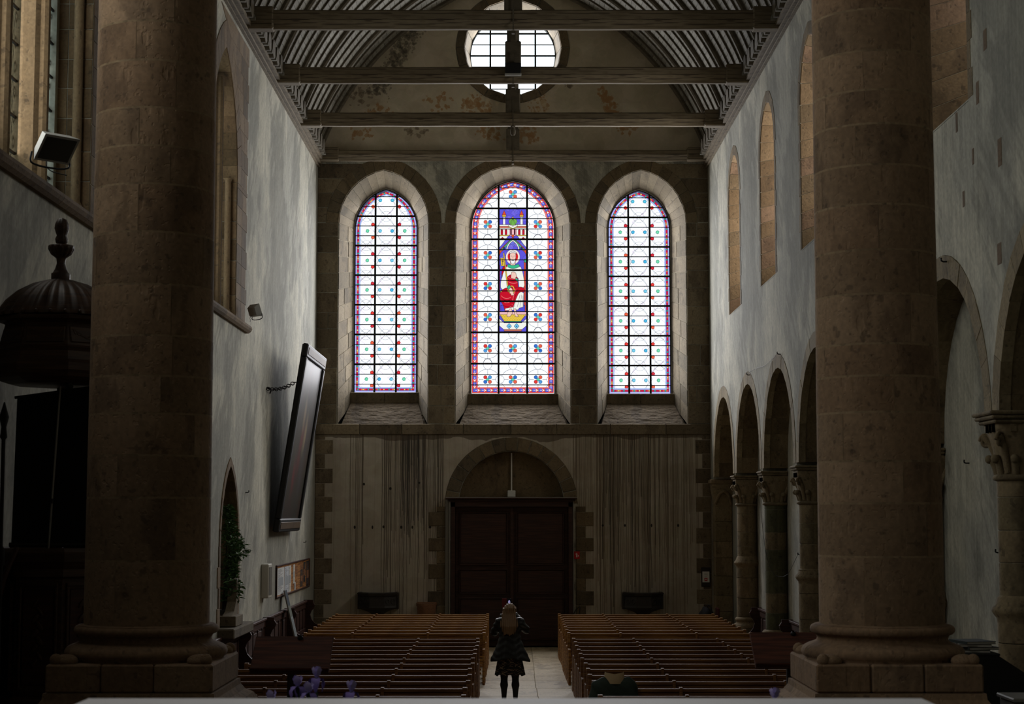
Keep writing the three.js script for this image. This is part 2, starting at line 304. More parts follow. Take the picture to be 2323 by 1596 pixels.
  const gableMap = canvasTex(1536, 820, (c, w, h) => {
    c.fillStyle = '#c8beaa'; c.fillRect(0, 0, w, h);
    for (let i = 0; i < 5200; i++) { const k = rr(-36, 34); c.fillStyle = `rgba(${180 + k},${168 + k},${144 + k},${rr(0.05, 0.2)})`; const s = rr(4, 60); c.beginPath(); c.ellipse(rr(0, w), rr(0, h), s, s * rr(0.5, 1.3), rr(0, 3), 0, 7); c.fill(); }
    const X = (x) => ((x + 4.5) / 9.0) * w, Y = (y) => h - ((y - 11.0) / 4.8) * h;
    const patch = (x, y, rx, ry, n, col) => { for (let i = 0; i < n; i++) { const a = rr(0, 6.28), d = Math.sqrt(rnd()), s = rr(3, 15) * (1.15 - d * 0.7); c.fillStyle = col; c.beginPath(); const px = X(x + Math.cos(a) * d * rx), py = Y(y + Math.sin(a) * d * ry); for (let k = 0; k < 8; k++) c.lineTo(px + Math.cos(k * 0.785) * s * rr(0.5, 1.3), py + Math.sin(k * 0.785) * s * rr(0.5, 1.3)); c.fill(); } };
    const ochre = 'rgba(158,120,78,0.62)', dark = 'rgba(96,82,64,0.45)', pale = 'rgba(196,182,152,0.6)';
    patch(-0.75, 12.35, 0.5, 0.4, 70, pale); patch(-0.85, 12.3, 0.4, 0.35, 80, ochre); patch(0.65, 12.4, 0.28, 0.35, 46, ochre); patch(0.7, 12.35, 0.4, 0.5, 40, pale); patch(-0.4, 11.75, 0.5, 0.22, 44, ochre); patch(0.35, 11.65, 0.35, 0.22, 40, ochre);
    patch(-1.7, 12.45, 0.35, 0.25, 30, ochre); patch(-3.05, 12.15, 0.35, 0.25, 36, ochre); patch(-3.5, 11.7, 0.35, 0.15, 26, ochre); patch(-2.2, 11.75, 0.3, 0.15, 22, dark); patch(2.65, 11.85, 0.25, 0.2, 22, ochre); patch(-3.3, 12.5, 0.5, 0.4, 36, dark); patch(1.3, 12.85, 0.1, 0.1, 14, dark);
    for (let t = 0; t < 34; t++) patch(2.05 + 0.5 * (t / 34) + 0.08 * Math.sin(t), 12.75 - 0.95 * (t / 34), 0.07 + 0.1 * (t / 34), 0.07, 4, ochre);
    for (let t = 0; t < 50; t++) { const y = lerp(12.6, 14.4, t / 50); patch(-2.95 + (y - 12.6) * 0.62 - 0.25, y, 0.3, 0.08, 7, 'rgba(70,62,52,0.35)'); }   // lost plaster below the left rib
    for (let x = 0; x < w; x += 6) { c.fillStyle = 'rgba(40,34,28,0.45)'; c.fillRect(x, h - 20 - 26 * fbm(x / w, 0.6, 16, 2, 4, 641), 6, 60); }
  });
  const gArc = []; for (let i = 0; i <= 30; i++) { const t = lerp(0.3, 1.313, i / 30); gArc.push([-1.647 + 6.5 * Math.cos(t), 9.139 + 6.5 * Math.sin(t)]); }
  const gable = extrude([...gArc, ...gArc.slice().reverse().map(([x, y]) => [-x, y])], 0.012, [circlePts(OC.x, OC.y, OC.R + 0.2)]).translate(0, 0, ZW);
  part(west, 'plaster', fitUV(gable, -4.5, 11.0, 9.0, 4.8), std({ map: gableMap, bumpMap: gableMap, bumpScale: 0.006 }), 'peeling gable plaster with ochre patches');

  // ashlar between and beside the windows, and rubbly stone in the upper corners
  const at = (u, v) => V(u, v, ZW), o = { course: [0.34, 0.48], len: [0.34, 0.7] };
  ashlar(west, M.ashlar, at, -4.46, -3.98, 5.02, 9.62, o); ashlar(west, M.ashlar, at, -1.905, -1.295, 5.02, 9.62, o); ashlar(west, M.ashlar, at, 1.335, 1.935, 5.02, 9.62, o); ashlar(west, M.ashlar, at, 3.995, 4.5, 5.02, 9.62, o);
  const arcX = (w, y) => { const R = (w.a ** 2 + w.h ** 2) / (2 * w.a); return Math.sqrt(Math.max(0, (R + w.band) ** 2 - (y - w.ys) ** 2)) - (R - w.a); };
  for (let y = 9.64; y < 11.0; y += 0.34) {
    const t = Math.min(y + 0.33, 11.05), xl = WIN[0].cx - arcX(WIN[0], y) - 0.005, xm = WIN[0].cx - arcX(WIN[0], t) - 0.005, ql = WIN[2].cx + arcX(WIN[2], y) + 0.005, qm = WIN[2].cx + arcX(WIN[2], t) + 0.005;
    part(west, 'stone', stone([at(-4.455, y), at(Math.max(xl, -4.42), y), at(xm, t), at(-4.455, t)], 0.012, 0.007, WEST), pick(M.ashlar));
    part(west, 'stone', stone([at(Math.min(ql, 4.46), y), at(4.495, y), at(4.495, t), at(qm, t)], 0.012, 0.007, WEST), pick(M.ashlar));
  }
  for (const w of WIN) {                                                         // voussoirs round each opening, then the splayed reveal course by course
    const n = 8, N = 12, I = archPts(w.cx, w.a, w.ys, w.h, w.ys, n, 0), O = archPts(w.cx, w.a, w.ys, w.h, w.ys, n, 0, w.band);
    for (let i = 0; i < I.length - 1; i++) { part(west, 'voussoir', stone([at(...I[i]), at(...I[i + 1]), at(...O[i + 1]), at(...O[i])].map((p, k, a) => p.clone().lerp(a[0].clone().add(a[2]).multiplyScalar(0.5), 0.018)), 0.014, 0.006, WEST), pick(M.voussoir)); }
    const A = archPts(w.cx, w.a, w.ys, w.h, w.y0, 8, N), B = archPts(w.cx, w.ga + 0.02, w.gys, w.gh + 0.02, w.gy0 - 0.25, 8, N);
    for (let i = 0; i < A.length - 1; i++) {
      const q = [V(...A[i], ZW), V(...A[i + 1], ZW), V(...B[i + 1], -40.7), V(...B[i], -40.7)];
      const cut = i < N || i >= A.length - 1 - N ? [0, rr(0.35, 0.75), 1] : [0, 1];
      for (let k = 0; k < cut.length - 1; k++) {
        const L = (p, s, t) => p.clone().lerp(s, t), g = 0.006, e = 0.014;
        const p = [L(L(q[0], q[1], e), L(q[3], q[2], e), cut[k] + g), L(L(q[0], q[1], 1 - e), L(q[3], q[2], 1 - e), cut[k] + g), L(L(q[0], q[1], 1 - e), L(q[3], q[2], 1 - e), cut[k + 1] - g), L(L(q[0], q[1], e), L(q[3], q[2], e), cut[k + 1] - g)];
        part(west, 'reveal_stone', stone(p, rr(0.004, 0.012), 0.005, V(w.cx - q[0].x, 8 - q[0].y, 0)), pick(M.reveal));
      }
      part(west, 'joint', tri(q.map((v) => v.clone().add(V(v.x - w.cx, v.y - 8, 0).normalize().multiplyScalar(0.006))), [[0, 1, 2, 3]]), M.mortar);
    }
    const b = lerp(w.a, w.ga, 0.86), x0 = w.cx - w.a, x1 = w.cx + w.a, y1 = w.gy0 - 0.23;
    part(west, 'rubble_sill', uvBox(tri([V(x0 + 0.1, w.y0, ZW), V(x1 - 0.1, w.y0, ZW), V(w.cx + b, y1, -40.6), V(w.cx - b, y1, -40.6), V(x0, w.y0 - 0.1, ZW), V(x1, w.y0 - 0.1, ZW), V(x1, w.y0 - 0.1, -40.69), V(x0, w.y0 - 0.1, -40.69), V(w.cx + b, y1, -40.69), V(w.cx - b, y1, -40.69)], [[0, 1, 2, 3], [4, 5, 1, 0], [5, 6, 8, 2, 1], [7, 4, 0, 3, 9], [3, 2, 8, 9]]), 1.6), M.rough, 'sloping sill of rough rubble');
    for (const s of [-1, 1]) part(west, 'sill_block', bevelBox(Math.min(w.cx, w.cx + s * (w.ga + 0.1)) + 0.003, Math.max(w.cx, w.cx + s * (w.ga + 0.1)) - 0.003, y1 - 0.02, w.gy0, -40.71, -40.58, 0.012), M.ashlar[3]);
  }
  // string course under the windows
  for (let x = -4.46; x < 4.49;) { const e = Math.min(x + rr(0.9, 1.5), 4.5); part(west, 'string_course', bevelBox(x + 0.003, e - 0.003, 4.77, 5.01, -40.05, -39.95, 0.015, 1.6, rnd(), rnd()), pick(M.ashlar)); x = e; }
  // quoins of the corners and the door
  for (let y = 0, k = 0; y < 4.72; k++) { const t = Math.min(y + rr(0.3, 0.36), 4.76), l = k % 2 ? 0.4 : 0.22; part(west, 'quoin', stone([at(-4.455, y + 0.004), at(-4.455 + l, y + 0.004), at(-4.455 + l, t - 0.004), at(-4.455, t - 0.004)], 0.022, 0.007, WEST), pick(M.ashlar)); part(west, 'quoin', stone([at(4.495 - l * 0.85, y + 0.004), at(4.495, y + 0.004), at(4.495, t - 0.004), at(4.495 - l * 0.85, t - 0.004)], 0.022, 0.007, WEST), pick(M.ashlar)); y = t; }
  for (let y = 0, k = 0; y < 3.12; k++) {
    const t = Math.min(y + rr(0.25, 0.33), 3.15), l = k % 2 ? 0.38 : 0.2;
    part(west, 'quoin', stone([at(-1.5 - l, y + 0.005), at(-1.5, y + 0.005), at(-1.5, t - 0.005), at(-1.5 - l, t - 0.005)], 0.03, 0.012, WEST), pick(M.voussoir));
    part(west, 'quoin', stone([at(1.44, y + 0.005), at(1.46 + l, y + 0.005), at(1.46 + l, t - 0.005), at(1.44, t - 0.005)], 0.03, 0.012, WEST), pick(M.voussoir)); y = t;
  }
  // arch over the door and the tympanum behind it
  for (let i = 0; i < 15; i++) { const a = (i / 15) * PI, b = ((i + 1) / 15) * PI, e = 0.006, q = (r, t) => at(-0.015 + r * Math.cos(t), 3.205 + r * Math.sin(t)); part(west, 'voussoir', stone([q(1.2, a + e), q(1.5, a + e), q(1.5, b - e), q(1.2, b - e)], 0.025, 0.01, WEST), pick(M.voussoir)); }
  part(west, 'tympanum', uvBox(extrude([...Array.from({ length: 25 }, (_, i) => [-0.015 + 1.19 * Math.cos((i / 24) * PI), 3.205 + 1.19 * Math.sin((i / 24) * PI)])], 0.05).translate(0, 0, -40.32), 1.6), std({ color: 0x8a7c64, map: stoneMap, bumpMap: plasterBump, bumpScale: 0.01 }));
  // stone ring of the round window
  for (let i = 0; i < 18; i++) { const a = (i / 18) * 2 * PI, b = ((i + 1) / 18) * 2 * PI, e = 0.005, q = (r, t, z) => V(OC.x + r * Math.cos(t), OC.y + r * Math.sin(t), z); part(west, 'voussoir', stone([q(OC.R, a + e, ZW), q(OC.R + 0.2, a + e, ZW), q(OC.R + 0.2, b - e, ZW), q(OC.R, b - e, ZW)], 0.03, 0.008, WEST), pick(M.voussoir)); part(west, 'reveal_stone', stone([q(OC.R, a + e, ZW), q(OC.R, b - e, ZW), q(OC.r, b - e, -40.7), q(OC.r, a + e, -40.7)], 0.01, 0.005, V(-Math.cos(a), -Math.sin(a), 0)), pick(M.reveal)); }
}

// ---------------------------------------------------------------- right wall: blind arcade below, clerestory windows above
const right = structure('wall_right', 'grey plastered wall with a blind round-arched arcade and narrow deep windows');
const ARC = [-37.57, -33.69, -29.84, -26.01, -22.2, -18.4, -14.6], RA = 1.66, RB = 1.9, YA = 3.8;
const CLER = [-35.35, -30.7, -26.25, -22.1, -17.95].map((z) => ({ z, a: 0.86, ys: 9.35, h: 0.9, y0: 7.08, ga: 0.55, gys: 9.45, gh: 0.6, gy0: 7.75 }));
{
  const bottom = [[-40, YA - 0.05]];
  for (const z of ARC) { bottom.push([z - RB, YA - 0.05]); for (let i = 0; i <= 24; i++) { const t = PI - (i / 24) * PI; bottom.push([z + RB * Math.cos(t), YA + RB * Math.sin(t)]); } bottom.push([z + RB, YA - 0.05]); }
  bottom.push([-12.6, YA - 0.05], [-12.6, -0.3], [9, -0.3], [9, 11.2], [-40, 11.2]);
  const outer = CLER.map((w) => archPts(w.z, w.a, w.ys, w.h, w.y0, 10)), glass = CLER.map((w) => archPts(w.z, w.ga, w.gys, w.gh, w.gy0, 10)), rect = [[-41, -0.3], [9, -0.3], [9, 11.2], [-41, 11.2]];
  part(right, 'plaster', slabX(bottom, XR, XIN, outer, 6), M.plaster);
  part(right, 'plaster', slabX(rect, XIN, 5.55, outer, 6), M.plaster);
  part(right, 'masonry', slabX(rect, 5.55, 5.8, glass, 6), M.plaster);
  ARC.forEach((z) => {                                                           // voussoirs run through the depth of the arcade: face and soffit
    const n = 17;
    for (let i = 0; i < n; i++) {
      const a = (i / n) * PI + 0.0006, b = ((i + 1) / n) * PI - 0.0006, q = (r, t, x) => V(x, YA + r * Math.sin(t), z + r * Math.cos(t)), f = XR - rr(0.004, 0.01);
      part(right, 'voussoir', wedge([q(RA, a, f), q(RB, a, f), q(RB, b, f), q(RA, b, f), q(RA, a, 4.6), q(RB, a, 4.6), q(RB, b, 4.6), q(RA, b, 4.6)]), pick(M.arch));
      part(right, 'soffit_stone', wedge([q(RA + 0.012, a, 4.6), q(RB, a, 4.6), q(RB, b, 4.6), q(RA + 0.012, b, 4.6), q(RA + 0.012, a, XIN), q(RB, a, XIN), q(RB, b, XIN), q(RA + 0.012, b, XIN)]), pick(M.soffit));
    }
  });
  for (const w of CLER) {
    const N = 8, at = (z, y) => V(XR, y, z), I = archPts(w.z, w.a, w.ys, w.h, w.y0, 4, N), O = archPts(w.z, w.a, w.ys, w.h, w.y0, 4, N, 0.2), B = archPts(w.z, w.ga + 0.01, w.gys, w.gh, w.gy0 - 0.25, 4, N);
    for (let i = 0; i < I.length - 1; i++) {
      const q = [V(XR, I[i][1], I[i][0]), V(XR, I[i + 1][1], I[i + 1][0]), V(5.55, B[i + 1][1], B[i + 1][0]), V(5.55, B[i][1], B[i][0])], L = (p, s, t) => p.clone().lerp(s, t);
      const jamb = i < N || i >= I.length - 1 - N, o = [at(...O[i]), at(...O[i + 1])];
      if (jamb) { const wide = i % 2 ? 0.06 : 0, sgn = i < N ? -1 : 1; for (const p of o) p.z += sgn * (wide - 0.08); }
      part(right, 'surround_stone', stone([q[0], q[1], o[1], o[0]].map((p, k, A) => p.clone().lerp(A[0].clone().add(A[2]).multiplyScalar(0.5), 0.01)), 0.006, 0.005, INRIGHT), pick(M.soffit));
      const cut = [0, rr(0.4, 0.65), 1];
      for (let k = 0; k < 2; k++) part(right, 'jamb_stone', stone([L(L(q[0], q[1], 0.012), L(q[3], q[2], 0.012), cut[k] + 0.004), L(L(q[0], q[1], 0.988), L(q[3], q[2], 0.988), cut[k] + 0.004), L(L(q[0], q[1], 0.988), L(q[3], q[2], 0.988), cut[k + 1] - 0.004), L(L(q[0], q[1], 0.012), L(q[3], q[2], 0.012), cut[k + 1] - 0.004)], rr(0.004, 0.01), 0.005, V(0, 8.7 - q[0].y, w.z - q[0].z)), pick(M.jamb));
      part(right, 'joint', tri(q.map((v) => v.clone().add(V(0, v.y - 8.7, v.z - w.z).normalize().multiplyScalar(0.006))), [[3, 2, 1, 0]]), M.mortar);
    }
    part(right, 'sloping_sill', uvBox(tri([V(XR - 0.005, w.y0 - 0.02, w.z - w.a), V(XR - 0.005, w.y0 - 0.02, w.z + w.a), V(5.56, w.gy0, w.z + w.ga), V(5.56, w.gy0, w.z - w.ga)], [[0, 1, 2, 3]]), 1.6), M.plaster);
  }
  // patches of bare stone left in the plaster near the choir
  for (const [z, y, a, b] of [[-16.5, 7.4, 0.12, 0.2], [-16.8, 6.95, 0.1, 0.22], [-17.6, 6.85, 0.08, 0.2], [-16.1, 6.2, 0.13, 0.26], [-17.4, 6.05, 0.08, 0.16], [-16.2, 5.3, 0.14, 0.2], [-17.0, 6.4, 0.07, 0.16]]) part(right, 'bare_stone', stone([V(XR, y, z), V(XR, y, z + a), V(XR, y + b, z + a), V(XR, y + b, z)], 0.003, 0.01, INRIGHT), M.jamb[2]);
}

// ---------------------------------------------------------------- left wall: big pointed windows, a moulded ledge below them, a niche
const left = structure('wall_left', 'pale mould-stained plaster wall with tall pointed windows above a stone ledge');
const NWIN = [{ z: -4.4, a: 1.6, ys: 8.3, h: 2.1, y0: 6.16 }, { z: -11.0, a: 1.6, ys: 8.3, h: 2.1, y0: 6.16 }, { z: -16.3, a: 2.1, ys: 8.6, h: 2.3, y0: 6.16 }, { z: -27.0, a: 1.25, ys: 8.35, h: 1.9, y0: 6.16 }], NICHE = { z: -27.95, a: 0.86, ys: 2.5, h: 1.25, y0: 1.25 };  // the first window is unseen, added to light the altar
{
  const rect = [[-41, -0.3], [9, -0.3], [9, 11.2], [-41, 11.2]], outer = NWIN.map((w) => archPts(w.z, w.a, w.ys, w.h, w.y0, 12)), glass = NWIN.map((w) => archPts(w.z, w.a - 0.12, w.ys, w.h - 0.1, w.y0 + 0.1, 12)), niche = archPts(NICHE.z, NICHE.a, NICHE.ys, NICHE.h, NICHE.y0, 10);
  part(left, 'plaster', slabX(rect, -4.82, XL, [...outer, niche], 6), M.plaster);
  part(left, 'masonry', slabX(rect, -5.2, -4.82, glass, 6), M.plaster);
  for (const w of NWIN) {
    const far = w.z - w.a;                                                       // the far jamb faces the choir: stones by course, a slim shaft in the corner
    for (let y = w.y0; y < w.ys - 0.02;) {
      const t = Math.min(y + rr(0.26, 0.36), w.ys);
      for (const [x0, x1] of [[-4.46, -4.6], [-4.6, -4.72], [-4.72, -4.83]]) part(left, 'jamb_stone', stone([V(x0 - 0.003, y + 0.004, far), V(x0 - 0.003, t - 0.004, far), V(x1 + 0.003, t - 0.004, far), V(x1 + 0.003, y + 0.004, far)], rr(0.006, 0.012), 0.006, EASTWARD), pick(M.leftStone));
      y = t;
    }
    part(left, 'jamb_shaft', lathe([[0.07, w.y0], [0.07, w.y0 + 0.08], [0.05, w.y0 + 0.12], [0.05, w.ys], [0.08, w.ys + 0.05]], 14).translate(-4.6, 0, far + 0.05), M.leftStone[2]);
    // flat surround of ashlar on the wall beyond the jamb, toothed into the plaster
    const O = archPts(w.z, w.a, w.ys, w.h, w.ys, 9, 0, 0.42), I = archPts(w.z, w.a, w.ys, w.h, w.ys, 9, 0);
    for (let y = w.y0 + 0.01, k = 0; y < w.ys - 0.02; k++) { const t = Math.min(y + rr(0.26, 0.34), w.ys), l = k % 2 ? 1.08 : 0.98, m = 0.5; for (const [a, b] of [[0, m], [m, l]]) part(left, 'surround_stone', stone([V(XL, y + 0.003, far - b + 0.003), V(XL, y + 0.003, far - a - 0.003), V(XL, t - 0.003, far - a - 0.003), V(XL, t - 0.003, far - b + 0.003)], 0.008, 0.005, INLEFT), pick(M.leftStone)); y = t; }
    for (let i = 0; i < I.length - 1; i++) part(left, 'voussoir', stone([V(XL, I[i][1], I[i][0]), V(XL, O[i][1], O[i][0]), V(XL, O[i + 1][1], O[i + 1][0]), V(XL, I[i + 1][1], I[i + 1][0])].map((p, k, A) => p.clone().lerp(A[0].clone().add(A[2]).multiplyScalar(0.5), 0.012)), 0.01, 0.006, INLEFT), pick(M.leftStone));
    const arc = archPts(w.z, w.a, w.ys, w.h, w.ys, 9, 0);
    for (let i = 0; i < arc.length - 1; i++) part(left, 'soffit_stone', stone([V(XL, arc[i][1], arc[i][0]), V(XL, arc[i + 1][1], arc[i + 1][0]), V(-4.82, arc[i + 1][1], arc[i + 1][0]), V(-4.82, arc[i][1], arc[i][0])], 0.006, 0.005, V(0, w.ys - 1 - arc[i][1], w.z - arc[i][0])), pick(M.leftStone));
  }
  for (let y = 8.35, k = 0; y < 10.8; y += 0.31, k++) {                          // ashlar beside and above the arch of the farther window
    const w = NWIN[3], R = (w.a ** 2 + w.h ** 2) / (2 * w.a) + 0.42, t = Math.min(y + 0.305, 10.84), edge = (v) => { const s = R * R - (v - w.ys) ** 2; return s > 0 ? w.z + (R - 0.42 - w.a) - Math.sqrt(s) : w.z; }, z0 = -29.25 - (k % 2) * 0.09, e0 = Math.max(edge(y) - 0.01, z0 + 0.3), e1 = Math.max(edge(t) - 0.01, z0 + 0.3), m = lerp(z0, e0, 0.55);
    part(left, 'surround_stone', stone([V(XL, y, z0), V(XL, y, m - 0.003), V(XL, t, m - 0.003), V(XL, t, z0)], 0.008, 0.005, INLEFT), pick(M.leftStone));
    part(left, 'surround_stone', stone([V(XL, y, m + 0.003), V(XL, y, e0), V(XL, t, e1), V(XL, t, m + 0.003)], 0.008, 0.005, INLEFT), pick(M.leftStone));
  }
  const ledge = [[0, 0], [0.05, 0], [0.09, 0.03], [0.11, 0.07], [0.1, 0.11], [0.06, 0.13], [0, 0.18]];
  for (let z = -29.4; z < -2;) { const e = Math.min(z + rr(0.9, 1.6), -1.9), g = extrude(ledge.map(([d, y]) => [d, y]), e - z - 0.006).translate(XL, 6.0, z + 0.003); part(left, 'ledge', uvBox(g, 1.6), pick(M.leftStone)); z = e; }
  // niche: stone arch, jamb blocks, sill
  const NI = archPts(NICHE.z, NICHE.a, NICHE.ys, NICHE.h, NICHE.y0, 7, 4), NO = archPts(NICHE.z, NICHE.a, NICHE.ys, NICHE.h, NICHE.y0, 7, 4, 0.13);
  for (let i = 0; i < NI.length - 1; i++) {
    const jamb = i < 4 || i >= NI.length - 5, e = jamb ? (i % 2 ? 0.12 : 0.02) * (i < 4 ? -1 : 1) : 0, q = [V(XL, NI[i][1], NI[i][0]), V(XL, NI[i + 1][1], NI[i + 1][0]), V(XL, NO[i + 1][1], NO[i + 1][0] + e), V(XL, NO[i][1], NO[i][0] + e)];
    part(left, 'niche_stone', stone(q, 0.015, 0.006, INLEFT), pick(M.leftStone));
    part(left, 'niche_reveal', stone([q[0], q[1], V(-4.81, q[1].y, q[1].z), V(-4.81, q[0].y, q[0].z)], 0.006, 0.005, V(0, NICHE.ys - 0.3 - q[0].y, NICHE.z - q[0].z)), pick(M.leftStone));
  }
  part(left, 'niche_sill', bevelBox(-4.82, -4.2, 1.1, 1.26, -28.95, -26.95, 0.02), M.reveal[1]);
}
const east = structure('wall_east', 'plain wall closing the choir behind the altar');
part(east, 'plaster', slabZ([[-5.2, -0.3], [5.8, -0.3], [5.8, 16], [-5.2, 16]], 8.6, 9, []), M.plaster);

// ---------------------------------------------------------------- ceiling: boarded pointed barrel vault with ribs
const ceiling = structure('ceiling', 'whitewashed boarded barrel vault with dark curved timber ribs');
const VC = 1.647, VY = 9.139, VR = 6.46, T0 = Math.atan2(11.2 - VY, 4.45 + VC), T1 = Math.acos(VC / VR);
const vpt = (s, t, r, z) => V(s * (-VC + r * Math.cos(t)) + 0.02, VY + r * Math.sin(t), z);
{
  const n = 50;
  for (const s of [-1, 1]) {
    const back = []; for (let i = 0; i <= 40; i++) back.push(lerp(T0 - 0.06, T1 + 0.01, i / 40));
    const pts = [], F = [];
    back.forEach((t, i) => { for (const r of [VR + 0.06, VR + 0.3]) for (const z of [-41, 9]) pts.push(vpt(s, t, r, z)); if (i) { const b = i * 4, a = b - 4; F.push([a, a + 1, b + 1, b], [a + 2, b + 2, b + 3, a + 3], [a, b, b + 2, a + 2], [a + 1, a + 3, b + 3, b + 1]); } });
    part(ceiling, 'backing', uvBox(tri(pts, F), 1.6), M.rib);
    for (let i = 0; i < n; i++) {
      const a = lerp(T0, T1, (i + 0.03) / n), b = lerp(T0, T1, (i + 0.97) / n), z0 = -39.99, z1 = -26.5;
      part(ceiling, 'plank', wedge([vpt(s, a, VR, z0), vpt(s, b, VR, z0), vpt(s, b, VR, z1), vpt(s, a, VR, z1), vpt(s, a, VR + 0.02, z0), vpt(s, b, VR + 0.02, z0), vpt(s, b, VR + 0.02, z1), vpt(s, a, VR + 0.02, z1)], 1.2), pick(M.plank));
    }
    const p2 = [], F2 = []; back.forEach((t, i) => { for (const z of [-26.5, 9]) p2.push(vpt(s, t, VR + 0.01, z)); if (i) F2.push([2 * i - 2, 2 * i - 1, 2 * i + 1, 2 * i]); });
    part(ceiling, 'boarding', uvBox(tri(p2, F2), 1.2), M.plank[0]);
  }
  for (let k = 0; k < 26; k++) {                                                  // transverse ribs, every seventh a principal
    const z = -39.78 + k * 0.5243, big = k % 7 === 0 || k % 7 === 3, w = big ? 0.06 : 0.024, d = big ? 0.085 : 0.036;
    for (const s of [-1, 1]) {
      const pts = [], F = [], m = 22, prof = big ? [[-w, 0], [-w, -d * 0.6], [-w * 0.5, -d], [w * 0.5, -d], [w, -d * 0.6], [w, 0]] : [[-w, 0], [-w, -d], [w, -d], [w, 0]], c = prof.length;
      for (let i = 0; i <= m; i++) { const t = lerp(T0, T1 + 0.005, i / m); for (const [dz, dr] of prof) pts.push(vpt(s, t, VR + dr, z + dz)); if (i) for (let j = 0; j < c - 1; j++) { const a = (i - 1) * c + j, b = i * c + j; F.push(s > 0 ? [a, a + 1, b + 1, b] : [b, b + 1, a + 1, a]); } }
      part(ceiling, big ? 'principal_rib' : 'rib', uvBox(tri(pts, F), 1.2), M.rib);
    }
  }
  part(ceiling, 'ridge_board', box(-0.06, 0.1, 15.2, 15.36, -39.98, -26.5), M.rib);
}
// wall plates: mouldings and a row of curved brackets at the rib feet
for (const s of [-1, 1]) {
  const c = structure('trim_' + (s < 0 ? 1 : 2), s < 0 ? 'moulded timber wall plate with curved brackets on the left' : 'moulded timber wall plate with curved brackets on the right'), x = s < 0 ? XL : XR, put = (w, y0, y1) => part(c, 'moulding', box(Math.min(x, x - s * w), Math.max(x, x - s * w), y0, y1, -39.98, -24, 1.2), M.oldWood);
  put(0.05, 10.9, 10.93); put(0.09, 10.955, 11.0); put(0.05, 11.0, 11.03); put(0.14, 11.03, 11.1);
  part(c, 'plate', box(x, x + s * 0.6, 10.9, 11.3, -40, 9, 1.2), M.rib);
  for (let k = 0; k < 26; k++) {
    const z = -39.52 + k * 0.5243; if (z > -24.3) break;
    const arc = []; for (let i = 0; i <= 8; i++) { const t = (i / 8) * PI * 0.5; arc.push([0.23 * Math.cos(t), 0.24 * Math.sin(t)]); }
    const g = extrude([[0, 0], ...arc], 0.07).rotateY(s < 0 ? 0 : PI); g.translate(x, 11.1, s < 0 ? z : z + 0.07);
    part(c, 'bracket', uvBox(g, 1.2), M.plank[2]);
    part(c, 'rib_foot', uvBox(new THREE.CylinderGeometry(0.17, 0.17, 0.24, 14).rotateZ(PI / 2).translate(x - s * 0.1, 11.24, z + 0.3).toNonIndexed(), 1.2), M.rib);
  }
}

// ---------------------------------------------------------------- windows
// Glass colours are given as they look against the sky; the sky behind is brighter than white, so the glass itself is darker.
const SKYK = 1.9;
const toLin = (c) => { c /= 255; return c <= 0.04045 ? c / 12.92 : ((c + 0.055) / 1.055) ** 2.4; }, toS = (l) => 255 * (l <= 0.0031308 ? l * 12.92 : 1.055 * l ** (1 / 2.4) - 0.055);
const G = (r, g, b, a = 1) => `rgba(${[r, g, b].map((c) => Math.round(toS(Math.min(1, toLin(c) / SKYK)))).join(',')},${a})`;
const CLEAR = '#cfd2d6', LINE = (a) => `rgba(34,28,34,${Math.min(1, a * 1.3)})`;
function clipRect(poly, x0, x1, y0, y1) {
  const cut = (P, inside, at) => P.flatMap((p, i) => { const q = P[(i + 1) % P.length], a = inside(p), b = inside(q); return [...(a ? [p] : []), ...(a !== b ? [at(p, q)] : [])]; });
  const X = (x) => (p, q) => [x, p[1] + ((q[1] - p[1]) * (x - p[0])) / (q[0] - p[0])], Y = (y) => (p, q) => [p[0] + ((q[0] - p[0]) * (y - p[1])) / (q[1] - p[1]), y];
  let P = cut(poly, (p) => p[0] >= x0, X(x0)); P = cut(P, (p) => p[0] <= x1, X(x1)); P = cut(P, (p) => p[1] >= y0, Y(y0)); return cut(P, (p) => p[1] <= y1, Y(y1));
}
const area = (P) => Math.abs(P.reduce((s, p, i) => { const q = P[(i + 1) % P.length]; return s + p[0] * q[1] - q[0] * p[1]; }, 0)) / 2;
// panes cut from an outline by a grid; each pane a mesh, uv over the whole window
function glaze(win, poly, xs, ys, z, mat, [bx, by, bw, bh]) {
  for (let i = 0; i + 1 < xs.length; i++) for (let j = 0; j + 1 < ys.length; j++) {
    const P = clipRect(poly, xs[i], xs[i + 1], ys[j], ys[j + 1]); if (P.length < 3 || area(P) < 0.002) continue;
    const g = new THREE.ShapeGeometry(new THREE.Shape(P.map((p) => new THREE.Vector2(...p)))).translate(0, 0, z), p = g.attributes.position;
    for (let k = 0; k < p.count; k++) g.attributes.uv.setXY(k, (p.getX(k) - bx) / bw, (p.getY(k) - by) / bh);
    part(win, 'pane', g, mat);
  }
}
const glassMat = (map) => new THREE.MeshPhysicalMaterial({ color: 0xffffff, map, transmission: 1, thickness: 0, roughness: 0.05, ior: 1.45 });
function spanAt(poly, v, axis) { let lo = 1e9, hi = -1e9; poly.forEach((p, i) => { const q = poly[(i + 1) % poly.length], a = axis ? p : [p[1], p[0]], b = axis ? q : [q[1], q[0]]; if ((a[1] - v) * (b[1] - v) <= 0 && a[1] !== b[1]) { const x = a[0] + ((b[0] - a[0]) * (v - a[1])) / (b[1] - a[1]); lo = Math.min(lo, x); hi = Math.max(hi, x); } }); return [lo, hi]; }
